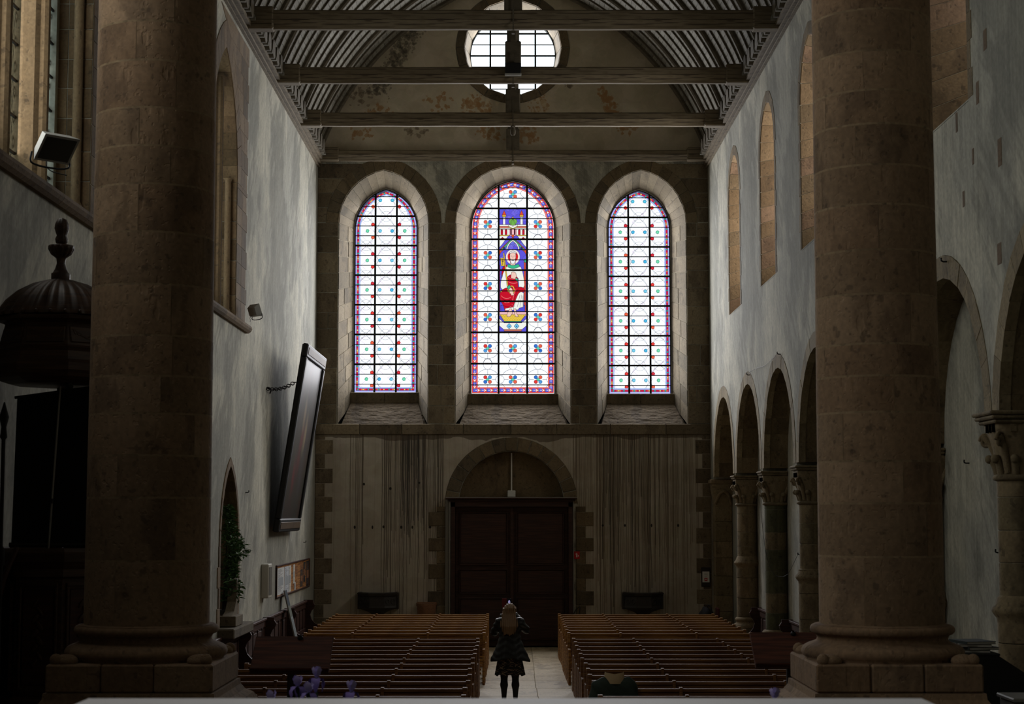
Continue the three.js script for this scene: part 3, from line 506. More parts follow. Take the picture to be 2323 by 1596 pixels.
function bars(win, poly, vx, hy, thin, z, wv = 0.022, wh = 0.02) {
  for (const x of vx) { const [a, b] = spanAt(poly, x, 0); part(win, 'glazing_bar', box(x - wv, x + wv, a, b, z, z + 0.03), M.iron); }
  for (const y of hy) { const [a, b] = spanAt(poly, y, 1); part(win, 'glazing_bar', box(a, b, y - wh, y + wh, z + 0.005, z + 0.035), M.iron); }
  for (const y of thin) { const [a, b] = spanAt(poly, y, 1); part(win, 'saddle_bar', box(a, b, y - 0.009, y + 0.009, z + 0.01, z + 0.025), M.iron); }
}
function frameRing(win, poly, inset, z0, z1, mat) {
  const c = poly.reduce((s, p) => [s[0] + p[0] / poly.length, s[1] + p[1] / poly.length], [0, 0]);
  const inner = poly.map(([x, y], i) => { const p = poly[(i + poly.length - 1) % poly.length], q = poly[(i + 1) % poly.length], d = Math.hypot(q[0] - p[0], q[1] - p[1]) || 1; let nx = -(q[1] - p[1]) / d, ny = (q[0] - p[0]) / d; if (nx * (c[0] - x) + ny * (c[1] - y) < 0) { nx = -nx; ny = -ny; } return [x + nx * inset, y + ny * inset]; });
  part(win, 'frame', slabZ(poly, z0, z1, [inner]), mat);
}
function insetPath(poly, d, closedBottomY) {        // the outline moved inwards by d
  const n = poly.length, c = poly.reduce((s, p) => [s[0] + p[0] / n, s[1] + p[1] / n], [0, 0]);
  return poly.map(([x, y], i) => {
    const p = poly[(i + n - 1) % n], q = poly[(i + 1) % n], e1 = [x - p[0], y - p[1]], e2 = [q[0] - x, q[1] - y], l1 = Math.hypot(...e1) || 1, l2 = Math.hypot(...e2) || 1;
    let n1 = [e1[1] / l1, -e1[0] / l1], n2 = [e2[1] / l2, -e2[0] / l2]; if (n1[0] * (c[0] - x) + n1[1] * (c[1] - y) < 0) { n1 = [-n1[0], -n1[1]]; } if (n2[0] * (c[0] - x) + n2[1] * (c[1] - y) < 0) { n2 = [-n2[0], -n2[1]]; }
    const m = [n1[0] + n2[0], n1[1] + n2[1]], k = d * 2 / (m[0] * m[0] + m[1] * m[1] || 1); return [x + m[0] * k, y + m[1] * k];
  });
}
function along(poly, step, f) { let acc = step / 2, k = 0; poly.forEach((p, i) => { const q = poly[(i + 1) % poly.length], l = Math.hypot(q[0] - p[0], q[1] - p[1]); while (acc < l) { const t = acc / l; f(lerp(p[0], q[0], t), lerp(p[1], q[1], t), Math.atan2(q[1] - p[1], q[0] - p[0]), k++); acc += step; } acc -= l; }); }

function sideGlassMap(w, poly, rows) {
  const bx = w.cx - w.ga, by = w.gy0, bw = 2 * w.ga, bh = w.gys + w.gh - w.gy0, K = 400;
  return canvasTex(Math.round(bw * K), Math.round(bh * K), (c, W, H) => {
    const X = (x) => (x - bx) * K, Y = (y) => H - (y - by) * K, path = (P) => { c.beginPath(); P.forEach(([x, y], i) => (i ? c.lineTo(X(x), Y(y)) : c.moveTo(X(x), Y(y)))); c.closePath(); };
    c.fillStyle = CLEAR; c.fillRect(0, 0, W, H);
    c.strokeStyle = LINE(0.55); c.lineWidth = 2.2;                                // lead lattice of interlaced circles and diamonds
    for (let r = -1; r < rows.length; r++) {
      const y = (r < 0 ? by : rows[r]), yc = y + 0.35;
      for (const dx of [-0.46, 0, 0.46]) { c.beginPath(); c.ellipse(X(w.cx + dx), Y(yc), 0.2 * K, 0.3 * K, 0, 0, 7); c.stroke(); c.beginPath(); c.moveTo(X(w.cx + dx - 0.3), Y(yc)); c.lineTo(X(w.cx + dx), Y(yc + 0.35)); c.lineTo(X(w.cx + dx + 0.3), Y(yc)); c.lineTo(X(w.cx + dx), Y(yc - 0.35)); c.closePath(); c.stroke(); c.beginPath(); c.ellipse(X(w.cx + dx), Y(y), 0.13 * K, 0.12 * K, 0, 0, 7); c.stroke(); }
    }
    c.strokeStyle = G(190, 130, 190, 0.8); c.lineWidth = 2.2; for (let k = -8; k < 30; k++) for (const s of [-1, 1]) { c.setLineDash([60, 50]); c.beginPath(); c.moveTo(X(w.cx - 0.8), Y(by + k * 0.35)); c.lineTo(X(w.cx + 0.8), Y(by + k * 0.35 + s * 1.3)); c.stroke(); } c.setLineDash([]);
    const dot = (x, y, r, col) => { c.fillStyle = col; c.beginPath(); for (let k = 0; k < 6; k++) c.lineTo(X(x) + r * K * Math.cos(k * 1.047 + 0.3), Y(y) - r * K * Math.sin(k * 1.047 + 0.3)); c.fill(); c.strokeStyle = LINE(0.9); c.lineWidth = 2; c.stroke(); c.fillStyle = 'rgba(255,255,255,0.16)'; c.beginPath(); c.arc(X(x), Y(y), r * K * 0.35, 0, 7); c.fill(); };
    for (let r = -1; r < rows.length; r++) {
      const y = (r < 0 ? by - 0.03 : rows[r]) + 0.35, reds = [G(228, 40, 34), G(236, 84, 50), G(205, 22, 40)];
      if (y > by + bh) continue;
      const top = r === rows.length - 1;
      if (top) { for (const s of [-1, 1]) { dot(w.cx + s * 0.14, y + 0.03, 0.044, G(70, 190, 224)); dot(w.cx + s * 0.31, y - 0.12, 0.044, pick(reds)); } continue; }
      for (const s of [-1, 1]) { dot(w.cx + s * 0.435, y, 0.044, G(104, 214, 168)); dot(w.cx + s * 0.14, y, 0.044, pick([G(60, 176, 222), G(110, 200, 232)])); for (const q of [-1, 1]) dot(w.cx + s * 0.31, y + q * 0.152, 0.044, pick(reds)); }
    }
    // border: blue, red segments, yellow and green beads
    c.save(); path(poly); c.clip();
    for (const [d, col] of [[0.135, G(150, 176, 240)], [0.122, G(206, 222, 252)], [0.108, G(66, 96, 200)], [0.098, G(214, 26, 60)], [0.058, G(40, 50, 150)], [0.05, G(196, 200, 248)], [0.03, G(96, 104, 220)], [0.022, G(224, 222, 250)]]) { path(poly); c.strokeStyle = col; c.lineWidth = 2 * d * K; c.lineJoin = 'miter'; c.stroke(); }
    const mid = insetPath(poly, 0.078);
    along(mid, 0.12, (x, y, a, k) => { c.save(); c.translate(X(x), Y(y)); c.rotate(-a); if (k % 3 === 1) { c.fillStyle = G(240, 112, 70); c.fillRect(-0.05 * K, -0.019 * K, 0.1 * K, 0.038 * K); } c.restore(); });
    along(mid, 0.12, (x, y, a, k) => { c.fillStyle = k % 2 ? G(250, 222, 110) : G(60, 190, 150); c.beginPath(); c.arc(X(x), Y(y), 0.02 * K, 0, 7); c.fill(); c.strokeStyle = LINE(0.9); c.lineWidth = 2; c.stroke(); });
    c.restore();
  });
}
function centreGlassMap(w, poly, rows) {
  const bx = w.cx - w.ga, by = w.gy0, bw = 2 * w.ga, bh = w.gys + w.gh - w.gy0, K = 400;
  return canvasTex(Math.round(bw * K), Math.round(bh * K), (c, W, H) => {
    const X = (x) => (x - bx) * K, Y = (y) => H - (y - by) * K, path = (P) => { c.beginPath(); P.forEach(([x, y], i) => (i ? c.lineTo(X(x), Y(y)) : c.moveTo(X(x), Y(y)))); c.closePath(); };
    c.fillStyle = CLEAR; c.fillRect(0, 0, W, H);
    const cells = []; for (let r = -1; r < rows.length; r++) for (const dx of [-0.585, 0, 0.585]) cells.push([w.cx + dx, (r < 0 ? by - 0.02 : rows[r]) + 0.36, r, dx]);
    for (const [x, y] of cells) {                                                 // grisaille: arcs, hatched corners
      c.strokeStyle = 'rgba(60,60,50,0.28)'; c.lineWidth = 1.2; for (let k = -6; k < 7; k++) { c.beginPath(); c.moveTo(X(x - 0.3 + k * 0.1), Y(y + 0.36)); c.lineTo(X(x - 0.3 + k * 0.1 + 0.4), Y(y - 0.36)); c.moveTo(X(x + 0.3 - k * 0.1), Y(y + 0.36)); c.lineTo(X(x + 0.3 - k * 0.1 - 0.4), Y(y - 0.36)); c.stroke(); }
      c.fillStyle = CLEAR; c.strokeStyle = LINE(0.8); c.lineWidth = 2.6; c.beginPath(); c.ellipse(X(x), Y(y), 0.27 * K, 0.24 * K, 0, 0, 7); c.fill(); c.stroke();
      for (const s of [-1, 1]) { c.beginPath(); c.ellipse(X(x), Y(y + s * 0.37), 0.1 * K, 0.12 * K, 0, 0, 7); c.fill(); c.stroke(); c.beginPath(); c.ellipse(X(x + s * 0.3), Y(y), 0.1 * K, 0.09 * K, 0, 0, 7); c.fill(); c.stroke(); c.beginPath(); c.moveTo(X(x), Y(y + s * 0.1)); c.lineTo(X(x), Y(y + s * 0.25)); c.moveTo(X(x + s * 0.1), Y(y)); c.lineTo(X(x + s * 0.2), Y(y)); c.stroke(); }
    }
    const disc = (x, y, r, col) => { c.fillStyle = col; c.beginPath(); c.arc(X(x), Y(y), r * K, 0, 7); c.fill(); c.strokeStyle = LINE(0.95); c.lineWidth = 2.4; c.stroke(); c.fillStyle = 'rgba(255,255,255,0.12)'; for (let k = 0; k < 5; k++) { c.beginPath(); c.arc(X(x) + r * K * 0.55 * Math.cos(k * 1.26), Y(y) + r * K * 0.55 * Math.sin(k * 1.26), r * K * 0.25, 0, 7); c.fill(); } };
    for (const [x, y, r, dx] of cells) {
      if (!dx && r > 0 && r < rows.length - 1) continue;
      const top = r === rows.length - 1; if (top && dx) continue;
      const yy = top ? y - 0.02 : y, s = dx > 0 ? 1 : -1;
      for (const [px, py, red] of [[-1, 1, s < 0], [1, 1, s > 0], [-1, -1, s > 0], [1, -1, s < 0]]) disc(x + px * 0.053, yy + py * 0.053, 0.042, red ? pick([G(226, 44, 38), G(234, 88, 60)]) : pick([G(36, 104, 204), G(70, 150, 224)]));
      disc(x, yy, 0.034, G(84, 216, 176));
    }
    // border of red fillets and a blue, white and yellow leaf chain
    c.save(); path(poly); c.clip();
    for (const [d, col] of [[0.165, G(235, 100, 90)], [0.148, G(250, 200, 190)], [0.14, G(214, 40, 52)], [0.13, G(92, 100, 222)], [0.055, G(60, 60, 150)], [0.05, G(226, 60, 60)], [0.03, G(250, 214, 206)], [0.022, G(248, 246, 250)]]) { path(poly); c.strokeStyle = col; c.lineWidth = 2 * d * K; c.lineJoin = 'miter'; c.stroke(); }
    along(insetPath(poly, 0.09), 0.15, (x, y, a, k) => {
      c.save(); c.translate(X(x), Y(y)); c.rotate(-a);
      c.fillStyle = G(228, 62, 48); c.fillRect(-0.03 * K, -0.04 * K, 0.06 * K, 0.08 * K);
      c.fillStyle = G(250, 250, 250); c.beginPath(); c.moveTo(-0.035 * K, 0); c.lineTo(0.03 * K, -0.035 * K); c.lineTo(0.012 * K, 0); c.lineTo(0.03 * K, 0.035 * K); c.closePath(); c.fill();
      c.fillStyle = G(244, 216, 90); c.beginPath(); c.moveTo(-0.02 * K, 0); c.lineTo(-0.05 * K, -0.03 * K); c.lineTo(-0.04 * K, 0); c.lineTo(-0.05 * K, 0.03 * K); c.closePath(); c.fill(); c.strokeStyle = LINE(0.8); c.lineWidth = 1.6; c.stroke();
      c.fillStyle = G(250, 250, 252); c.fillRect(0.03 * K, -0.006 * K, 0.05 * K, 0.012 * K); c.restore();
    });
    c.restore();
    // the figure panel: drawn on a 110 x 290 field, its foot 1.4 m above the sill, four grid rows high
    const x0 = X(w.cx - 0.32), y0 = Y(rows[5]), S = (0.64 * K) / 66; c.save(); c.translate(x0, y0); c.scale(S, S * (((rows[5] - rows[1]) * K) / S / 284)); c.beginPath(); c.rect(0, 0, 66, 284); c.clip();
    const blue = G(98, 88, 224), fill = (col, ...p) => { c.fillStyle = col; c.beginPath(); for (let i = 0; i < p.length; i += 2) c.lineTo(p[i], p[i + 1]); c.closePath(); c.fill(); c.strokeStyle = LINE(0.95); c.lineWidth = 0.7; c.stroke(); }, curve = (col, d, lw) => { const P = new Path2D(d); if (col) { c.fillStyle = col; c.fill(P); } c.strokeStyle = LINE(0.95); c.lineWidth = lw ?? 0.7; c.stroke(P); };
    c.fillStyle = blue; c.fillRect(0, 0, 66, 284);
    for (let i = 0; i < 44; i++) { c.fillStyle = G(rr(110, 150), rr(104, 140), 236, 0.5); c.beginPath(); const px = rr(0, 66), py = rr(0, 230); for (let k = 0; k < 6; k++) c.lineTo(px + 7 * Math.cos(k) * rr(0.6, 1.2), py + 7 * Math.sin(k) * rr(0.6, 1.2)); c.closePath(); c.fill(); c.strokeStyle = LINE(0.5); c.lineWidth = 0.4; c.stroke(); }
    const cream = G(250, 248, 240), pink = G(246, 190, 196), red = G(206, 20, 44), orange = G(232, 82, 48), yellow = G(244, 206, 74), green = G(60, 190, 140), skin = G(250, 206, 190);
    for (const x of [12, 54]) { fill(cream, x - 3, 20, x + 3, 20, x + 3, 38, x - 3, 38); fill(orange, x, 4, x + 5, 15, x - 5, 15); fill(yellow, x - 5, 15, x + 5, 15, x + 4, 19, x - 4, 19); }
    fill(cream, 0, 37, 66, 37, 66, 62, 0, 62); fill(orange, 0, 41, 66, 41, 66, 44, 0, 44); for (const x of [4, 14, 46, 56]) { fill(red, x, 50, x + 5, 50, x + 5, 60, x, 60); curve(red, `M${x} 51 a2.5 3 0 0 1 5 0z`); }
    curve(yellow, 'M33 18 l4 6 h-8z'); curve(G(120, 190, 80), 'M23 31 a10 9 0 0 1 20 0 l-3 5 -7 3 -7 -3z'); for (const k of [-6, -3, 0, 3, 6]) curve(null, `M33 24 q${k * 1.2} 5 ${k} 12`, 0.5); fill(cream, 22, 36, 33, 41, 44, 36, 44, 40, 33, 46, 22, 40); fill(yellow, 22, 40, 33, 46, 44, 40, 44, 42, 33, 48, 22, 42);
    fill(pink, 24, 47, 42, 47, 42, 60, 37, 64, 29, 64, 24, 60); fill(G(96, 16, 40), 27, 48, 30, 48, 30, 60, 27, 60); fill(G(96, 16, 40), 36, 48, 39, 48, 39, 60, 36, 60); fill(orange, 30, 60, 36, 60, 36, 64, 33, 67, 30, 64); fill(yellow, 0, 61, 24, 61, 24, 63, 0, 63); fill(yellow, 42, 61, 66, 61, 66, 63, 42, 63);
    fill(cream, 0, 63, 22, 63, 6, 84, 0, 90); fill(cream, 66, 63, 44, 63, 60, 84, 66, 90); for (const x of [8, 58]) fill(red, x, 66, x + 4, 69, x, 72, x - 4, 69);
    curve(orange, 'M33 66 L0 96 V112 Q2 100 10 96 Q18 80 33 72 Q48 80 56 96 Q64 100 66 112 V96Z'); curve(green, 'M29 71 L3 96 l3 1 L31 75Z'); curve(green, 'M37 71 L63 96 l-3 1 L35 75Z'); curve(cream, 'M33 72 Q18 80 17 96 h3 Q21 82 33 75 Q45 82 46 96 h3 Q48 80 33 72Z'); for (const x of [12, 54]) curve(G(40, 50, 130), `M${x} 88 l3 4 -3 3 -3 -3z`);
    fill(orange, 60, 120, 64, 120, 64, 236, 60, 236); fill(green, 60, 116, 66, 116, 64, 124, 61, 124); fill(G(150, 40, 120), 0, 130, 2, 130, 2, 236, 0, 236);
    // throne foot, carpet and plinth
    fill(G(84, 80, 214), 4, 222, 62, 222, 62, 238, 4, 238); fill(pink, 0, 236, 66, 236, 66, 246, 0, 246); fill(yellow, 2, 243, 64, 243, 52, 258, 12, 258); c.fillStyle = LINE(0.8); for (let y = 245; y < 257; y += 3) for (let x = 4 + (y % 2) * 2; x < 62; x += 4) c.fillRect(x, y, 1, 1);
    fill(cream, 0, 252, 12, 262, 54, 262, 66, 252, 66, 268, 54, 278, 12, 278, 0, 268); fill(green, 12, 258, 54, 258, 54, 261, 12, 261); fill(G(196, 110, 90), 12, 277, 54, 277, 54, 281, 12, 281); for (const x of [24, 42]) { fill(G(110, 196, 240), x, 263, x + 6, 269.5, x, 276, x - 6, 269.5); c.fillStyle = LINE(1); c.fillRect(x - 1, 269, 2, 2); }
    // seated robed figure with a key
    curve(G(220, 32, 40), 'M33 96 a14 14.5 0 1 0 0.1 0z'); curve(G(246, 236, 230), 'M33 93.5 a17 17.5 0 1 1 -0.1 0z M33 96 a14 14.5 0 1 0 0.1 0z', 0.5); c.fillStyle = G(228, 40, 44); c.beginPath(); c.arc(33, 110.5, 13.6, 0, 7); c.fill(); c.strokeStyle = G(250, 240, 236); c.lineWidth = 2; c.stroke();
    curve(cream, 'M20 130 Q10 134 8 156 Q2 168 4 182 Q12 192 20 186 L24 160 H46 L48 186 Q56 190 61 176 Q58 140 50 132 Z'); curve(green, 'M22 127 Q33 134 46 127 L50 133 Q34 142 20 134Z'); curve(red, 'M10 134 Q16 128 20 130 L14 140 Q8 150 6 158 Q5 142 10 134Z');
    curve(skin, 'M27 122 h12 v7 q-6 3 -12 0z'); curve(skin, 'M26 104 Q33 97 40 104 V116 Q38 124 33 126 Q28 124 26 116Z'); curve(G(248, 244, 244), 'M25 106 Q24 98 33 97.5 Q42 98 41 106 L39.5 103 Q33 100 26.5 103Z M26 114 Q27 127 33 128 Q39 127 40 114 L38 118 Q33 121 28 118Z'); c.fillStyle = LINE(0.9); c.fillRect(29, 109, 2, 0.9); c.fillRect(35, 109, 2, 0.9); c.fillRect(31.5, 117, 3, 0.7); c.fillRect(32.7, 110, 0.6, 4.5);
    curve(red, 'M18 160 Q24 150 34 152 L44 158 L46 182 L20 184Z'); curve(skin, 'M30 146 q6 -2 10 2 l2 8 -4 6 -10 -3z'); curve(green, 'M40 158 l6 6 -2 4 -5 -5z');
    curve(red, 'M4 190 Q14 180 26 182 L50 180 Q62 180 62 190 L46 196 Q38 214 34 232 L14 236 Q12 224 6 216 Q-2 202 4 190Z'); c.strokeStyle = G(246, 150, 140); c.lineWidth = 0.9; for (const d of ['M5 200 Q14 210 28 204', 'M8 212 Q18 220 30 212', 'M16 230 Q26 228 32 220', 'M40 186 Q34 200 32 212', 'M22 158 Q32 164 42 160', 'M22 168 Q32 174 44 170']) c.stroke(new Path2D(d)); c.strokeStyle = G(110, 4, 30); for (const d of ['M7 206 Q16 215 29 208', 'M10 222 Q20 228 31 222', 'M46 184 Q40 196 36 210', 'M21 164 Q32 169 43 165']) c.stroke(new Path2D(d));
    curve(cream, 'M46 196 Q52 188 59 194 L58 226 L48 228 L46 232 L14 234 L15 229 L34 226 Q38 212 46 196Z'); for (const d of ['M50 198 L44 226', 'M54 198 L50 226', 'M40 212 L34 230', 'M57 200 L55 226']) curve(null, d, 0.6);
    for (const [a, b] of [[25, 24], [35, 44]]) curve(skin, `M${a} 230 h5 l2 10 ${b > 40 ? 5 : -6} 8 -7 0 ${b > 40 ? -3 : 0} -6z`);
    c.save(); c.translate(13, 118); c.rotate(-0.12); fill(yellow, -1.6, -16, 1.2, -16, 1.6, 74, -1.2, 74); c.restore(); fill(yellow, 3, 114, 12, 114, 13, 132, 5, 132); c.fillStyle = LINE(0.9); c.fillRect(6, 121, 5, 1.4); c.fillRect(8, 116, 1.2, 14); curve(null, 'M24 186 a6 9 0 1 0 12 2 a6 9 0 1 0 -12 -2', 2.6); c.strokeStyle = yellow; c.lineWidth = 2; c.stroke(new Path2D('M24 186 a6 9 0 1 0 12 2 a6 9 0 1 0 -12 -2')); curve(skin, 'M24 182 q6 -2 8 4 l4 12 -6 2 -6 -10z'); curve(green, 'M19 180 l6 -5 3 6 -6 5z'); curve(yellow, 'M5 188 a2 2 0 1 0 0.1 0z');
    c.restore();
  });
}
WIN.forEach((w, i) => {
  const win = structure('window_' + (i + 1), ['tall stained glass window on the left with a beaded red and blue border', 'tall central stained glass window with a seated robed figure holding a key', 'tall stained glass window on the right with a beaded red and blue border'][i]);
  const poly = archPts(w.cx, w.ga, w.gys, w.gh, w.gy0, 14), top = w.gys + w.gh, mid = i === 1, pitch = mid ? 0.728 : 0.694, rows = [];
  for (let k = 0; k < 6; k++) rows.push(w.gy0 + (mid ? 0.707 : 0.663) + k * pitch);
  const map = mid ? centreGlassMap(w, poly, rows) : sideGlassMap(w, poly, rows), dx = mid ? 0.332 : 0.249;
  glaze(win, poly, [w.cx - 2, w.cx - dx, w.cx + dx, w.cx + 2], [0, ...rows, 20], -40.78, glassMat(map), [w.cx - w.ga, w.gy0, 2 * w.ga, top - w.gy0]);
  const thin = []; for (const y of [w.gy0 - 0.03, ...rows]) for (const f of [1 / 3, 2 / 3]) { const t = y + pitch * f; if (t < top - 0.05) thin.push(t); }
  bars(win, poly, [w.cx - dx, w.cx + dx], rows, thin, -40.775);
  frameRing(win, poly, 0.018, -40.79, -40.74, M.iron);
});
{
  const win = structure('window_4', 'round clear-glazed window high in the gable behind the beams'), poly = circlePts(OC.x, OC.y, OC.r, 48), mat = glassMat(null), u = OC.r * 0.52;
  mat.color.set(0xe4ecf0);
  glaze(win, poly, [-2, OC.x - u, OC.x, OC.x + u, 2], [10, OC.y - u, OC.y, OC.y + u, 16], -40.78, mat, [OC.x - OC.r, OC.y - OC.r, 2 * OC.r, 2 * OC.r]);
  bars(win, poly, [OC.x - u, OC.x, OC.x + u], [OC.y - u, OC.y, OC.y + u], [OC.y - u * 1.5, OC.y - u / 2, OC.y + u / 2, OC.y + u * 1.5], -40.775, 0.02, 0.018);
  frameRing(win, poly, 0.03, -40.79, -40.72, M.iron);
}
const leadMap = canvasTex(256, 256, (c, w, h) => { c.fillStyle = '#c8d4d2'; c.fillRect(0, 0, w, h); for (let i = 0; i < 16; i++) { c.fillStyle = `rgba(150,190,190,${rr(0.1, 0.4)})`; c.fillRect(rr(0, w), rr(0, h), 40, 40); } c.strokeStyle = '#15171a'; c.lineWidth = 7; for (let k = -4; k < 9; k++) for (const s of [-1, 1]) { c.beginPath(); c.moveTo(k * 64, 0); c.lineTo(k * 64 + s * 128, 256); c.stroke(); } });
leadMap.wrapS = leadMap.wrapT = THREE.RepeatWrapping;
const leadGlass = glassMat(leadMap);
NWIN.forEach((w, i) => {
  const win = structure('window_' + (12 + i), ['unseen pointed window added in the left wall to light the altar', 'pointed window in the left wall of the choir', 'large leaded window with stone mullions in the left wall beside the pulpit', 'deep pointed window in the left wall behind the column'][i]);
  const poly = archPts(w.z, w.a - 0.12, w.ys, w.h - 0.1, w.y0 + 0.1, 14), cuts = i !== 2 ? [w.z - w.a * 0.33, w.z + w.a * 0.33] : [-17.05, -15.75];
  const xs = [w.z - 3, ...cuts, w.z + 3];
  for (let k = 0; k < 3; k++) { const P = clipRect(poly, xs[k], xs[k + 1], 0, 20); const g = new THREE.ShapeGeometry(new THREE.Shape(P.map(([z, y]) => new THREE.Vector2(-z, y)))).rotateY(PI / 2).translate(-4.88, 0, 0), p = g.attributes.position; for (let q = 0; q < p.count; q++) g.attributes.uv.setXY(q, p.getZ(q) / 0.36, p.getY(q) / 0.5); part(win, 'pane', g, leadGlass); }
  for (const z of cuts) { const top = spanAt(poly, z, 0)[1]; part(win, 'mullion', uvBox(extrude([[-4.93, 0.05], [-4.8, 0.09], [-4.68, 0.09], [-4.64, 0.05], [-4.6, 0.055], [-4.565, 0.035], [-4.555, 0], [-4.565, -0.035], [-4.6, -0.055], [-4.64, -0.05], [-4.68, -0.09], [-4.8, -0.09], [-4.93, -0.05]], top - w.y0 - 0.05).rotateX(-PI / 2).translate(0, w.y0 + 0.05, z), 1.6), M.leftStone[i]); }
  for (let y = w.y0 + 0.35; y < 10; y += 0.36) { const [a, b] = spanAt(poly, y, 1); if (b > a) part(win, 'saddle_bar', box(-4.87, -4.85, y - 0.012, y + 0.012, a, b), M.iron); }
});
CLER.forEach((w, i) => {
  const win = structure('window_' + (5 + i), ['narrow clerestory window nearest the far corner of the right wall', 'second narrow clerestory window from the far corner', 'third narrow clerestory window from the far corner', 'fourth narrow clerestory window from the far corner', 'clerestory window right of the big right column'][i]);
  const poly = archPts(w.z, w.ga, w.gys, w.gh, w.gy0, 10), g = new THREE.ShapeGeometry(new THREE.Shape(poly.map(([z, y]) => new THREE.Vector2(-z, y)))).rotateY(PI / 2).translate(5.66, 0, 0), p = g.attributes.position;
  for (let q = 0; q < p.count; q++) g.attributes.uv.setXY(q, p.getZ(q) / 0.36, p.getY(q) / 0.5);
  part(win, 'pane', g, leadGlass);
  for (let y = w.gy0 + 0.4; y < 9.9; y += 0.4) { const [a, b] = spanAt(poly, y, 1); if (b > a) part(win, 'saddle_bar', box(5.62, 5.65, y - 0.012, y + 0.012, a, b), M.iron); }
});

// ---------------------------------------------------------------- west door
{
  const d = structure('door_1', 'tall dark brown panelled double door under a flat moulded head'), z = -39.95;
  part(d, 'frame', merged([box(-1.37, -1.28, 0, 3.24, -40.1, z + 0.12), box(1.27, 1.36, 0, 3.24, -40.1, z + 0.12), box(-1.37, 1.36, 3.14, 3.26, -40.1, z + 0.12)]), M.doorWood);
  part(d, 'cornice', uvBox(merged([bevelBox(-1.44, 1.42, 3.26, 3.31, -40.1, z + 0.16, 0.012), bevelBox(-1.49, 1.46, 3.305, 3.34, -40.1, z + 0.21, 0.01)]), 1.2), M.doorWood);
  part(d, 'cornice_top', box(-1.49, 1.46, 3.341, 3.355, -40.1, z + 0.21), M.zinc, 'pale top strip of the door head');
  for (const s of [-1, 1]) {
    const x0 = s < 0 ? -1.28 : 0.006, x1 = s < 0 ? -0.006 : 1.27, P = (n, a, b, c, e, f = 0) => part(d, n, bevelBox(a, b, c, e, -40.04, z + f, 0.012, 1.2, rnd(), rnd()), M.doorWood);
    P('leaf', x0, x1, 0.03, 3.14, -0.02);
    for (const [a, b] of [[1.86, 3.0], [1.22, 1.72], [0.2, 1.08]]) { const g = 0.12; P('panel', x0 + g, x1 - g, a, b, 0.006); for (const q of [[x0 + g - 0.03, x1 - g + 0.03, a - 0.03, a], [x0 + g - 0.03, x1 - g + 0.03, b, b + 0.03], [x0 + g - 0.03, x0 + g, a, b], [x1 - g, x1 - g + 0.03, a, b]]) P('panel_moulding', ...q, 0.025); }
  }
  part(d, 'meeting_stile', bevelBox(-0.04, 0.04, 0.03, 3.14, -40, z + 0.03, 0.01, 1.2), M.doorWood);
  part(d, 'door_handle', tube([V(0.07, 1.02, z + 0.03), V(0.07, 1.03, z + 0.09), V(0.07, 1.16, z + 0.09), V(0.07, 1.17, z + 0.03)], 0.009, 16, 8), M.iron);
  part(d, 'side_post', box(-1.5, -1.43, 0, 3.3, -40.02, z + 0.04), M.grey, 'pale grey post at the door edge'); part(d, 'side_post', box(-1.42, -1.385, 0, 3.3, -40.02, z + 0.06), M.zinc); part(d, 'side_post', box(1.375, 1.39, 0, 3.3, -40.02, z + 0.08), M.zinc);
}

// ---------------------------------------------------------------- the two big columns at the edge of the choir
function ringStone(r0, r1, y0, y1, a0, a1, core) {       // one stone of a drum: curved face from angle a0 to a1, r0 at the foot, r1 at the head
  const n = 14, pts = [], F = [], e = 0.006;
  const rows = [[r0 - 0.004, y0], [r0, y0 + e], [r1, y1 - e], [r1 - 0.004, y1]];
  for (const [r, y] of rows) for (let i = 0; i <= n; i++) { const t = lerp(a0, a1, i / n); pts.push(V(r * Math.sin(t), y, r * Math.cos(t))); }
  const idx = [], w = n + 1; for (let k = 0; k < 3; k++) for (let i = 0; i < n; i++) idx.push(k * w + i, k * w + i + 1, (k + 1) * w + i + 1, k * w + i, (k + 1) * w + i + 1, (k + 1) * w + i);
  const g = new THREE.BufferGeometry(); g.setAttribute('position', new THREE.Float32BufferAttribute(pts.flatMap((p) => [p.x, p.y, p.z]), 3));
  const ou = rnd(), ov = rnd(), uv = []; for (const [r, y] of rows) for (let i = 0; i <= n; i++) uv.push(ou + (lerp(a0, a1, i / n) * r0) / 1.6, ov + y / 1.6);
  g.setAttribute('uv', new THREE.Float32BufferAttribute(uv, 2)); g.setIndex(idx); g.computeVertexNormals(); return g;
}
const chipBump = dataTex(1024, 1024, (u, v) => { const p = fbm(u, v, 20, 9, 4, 801), m = smooth(fbm(u, v, 5, 4, 3, 821), 0.45, 0.6), n = 255 * (0.55 + 0.15 * fbm(u, v, 50, 50, 2, 811) - 0.5 * smooth(p, 0.62, 0.76) * m - 0.3 * smooth(fbm(u, v, 60, 60, 2, 831), 0.7, 0.8)); return [n, n, n]; }, false);
M.drum.forEach((m) => { m.bumpMap = chipBump; m.bumpScale = 0.007; });
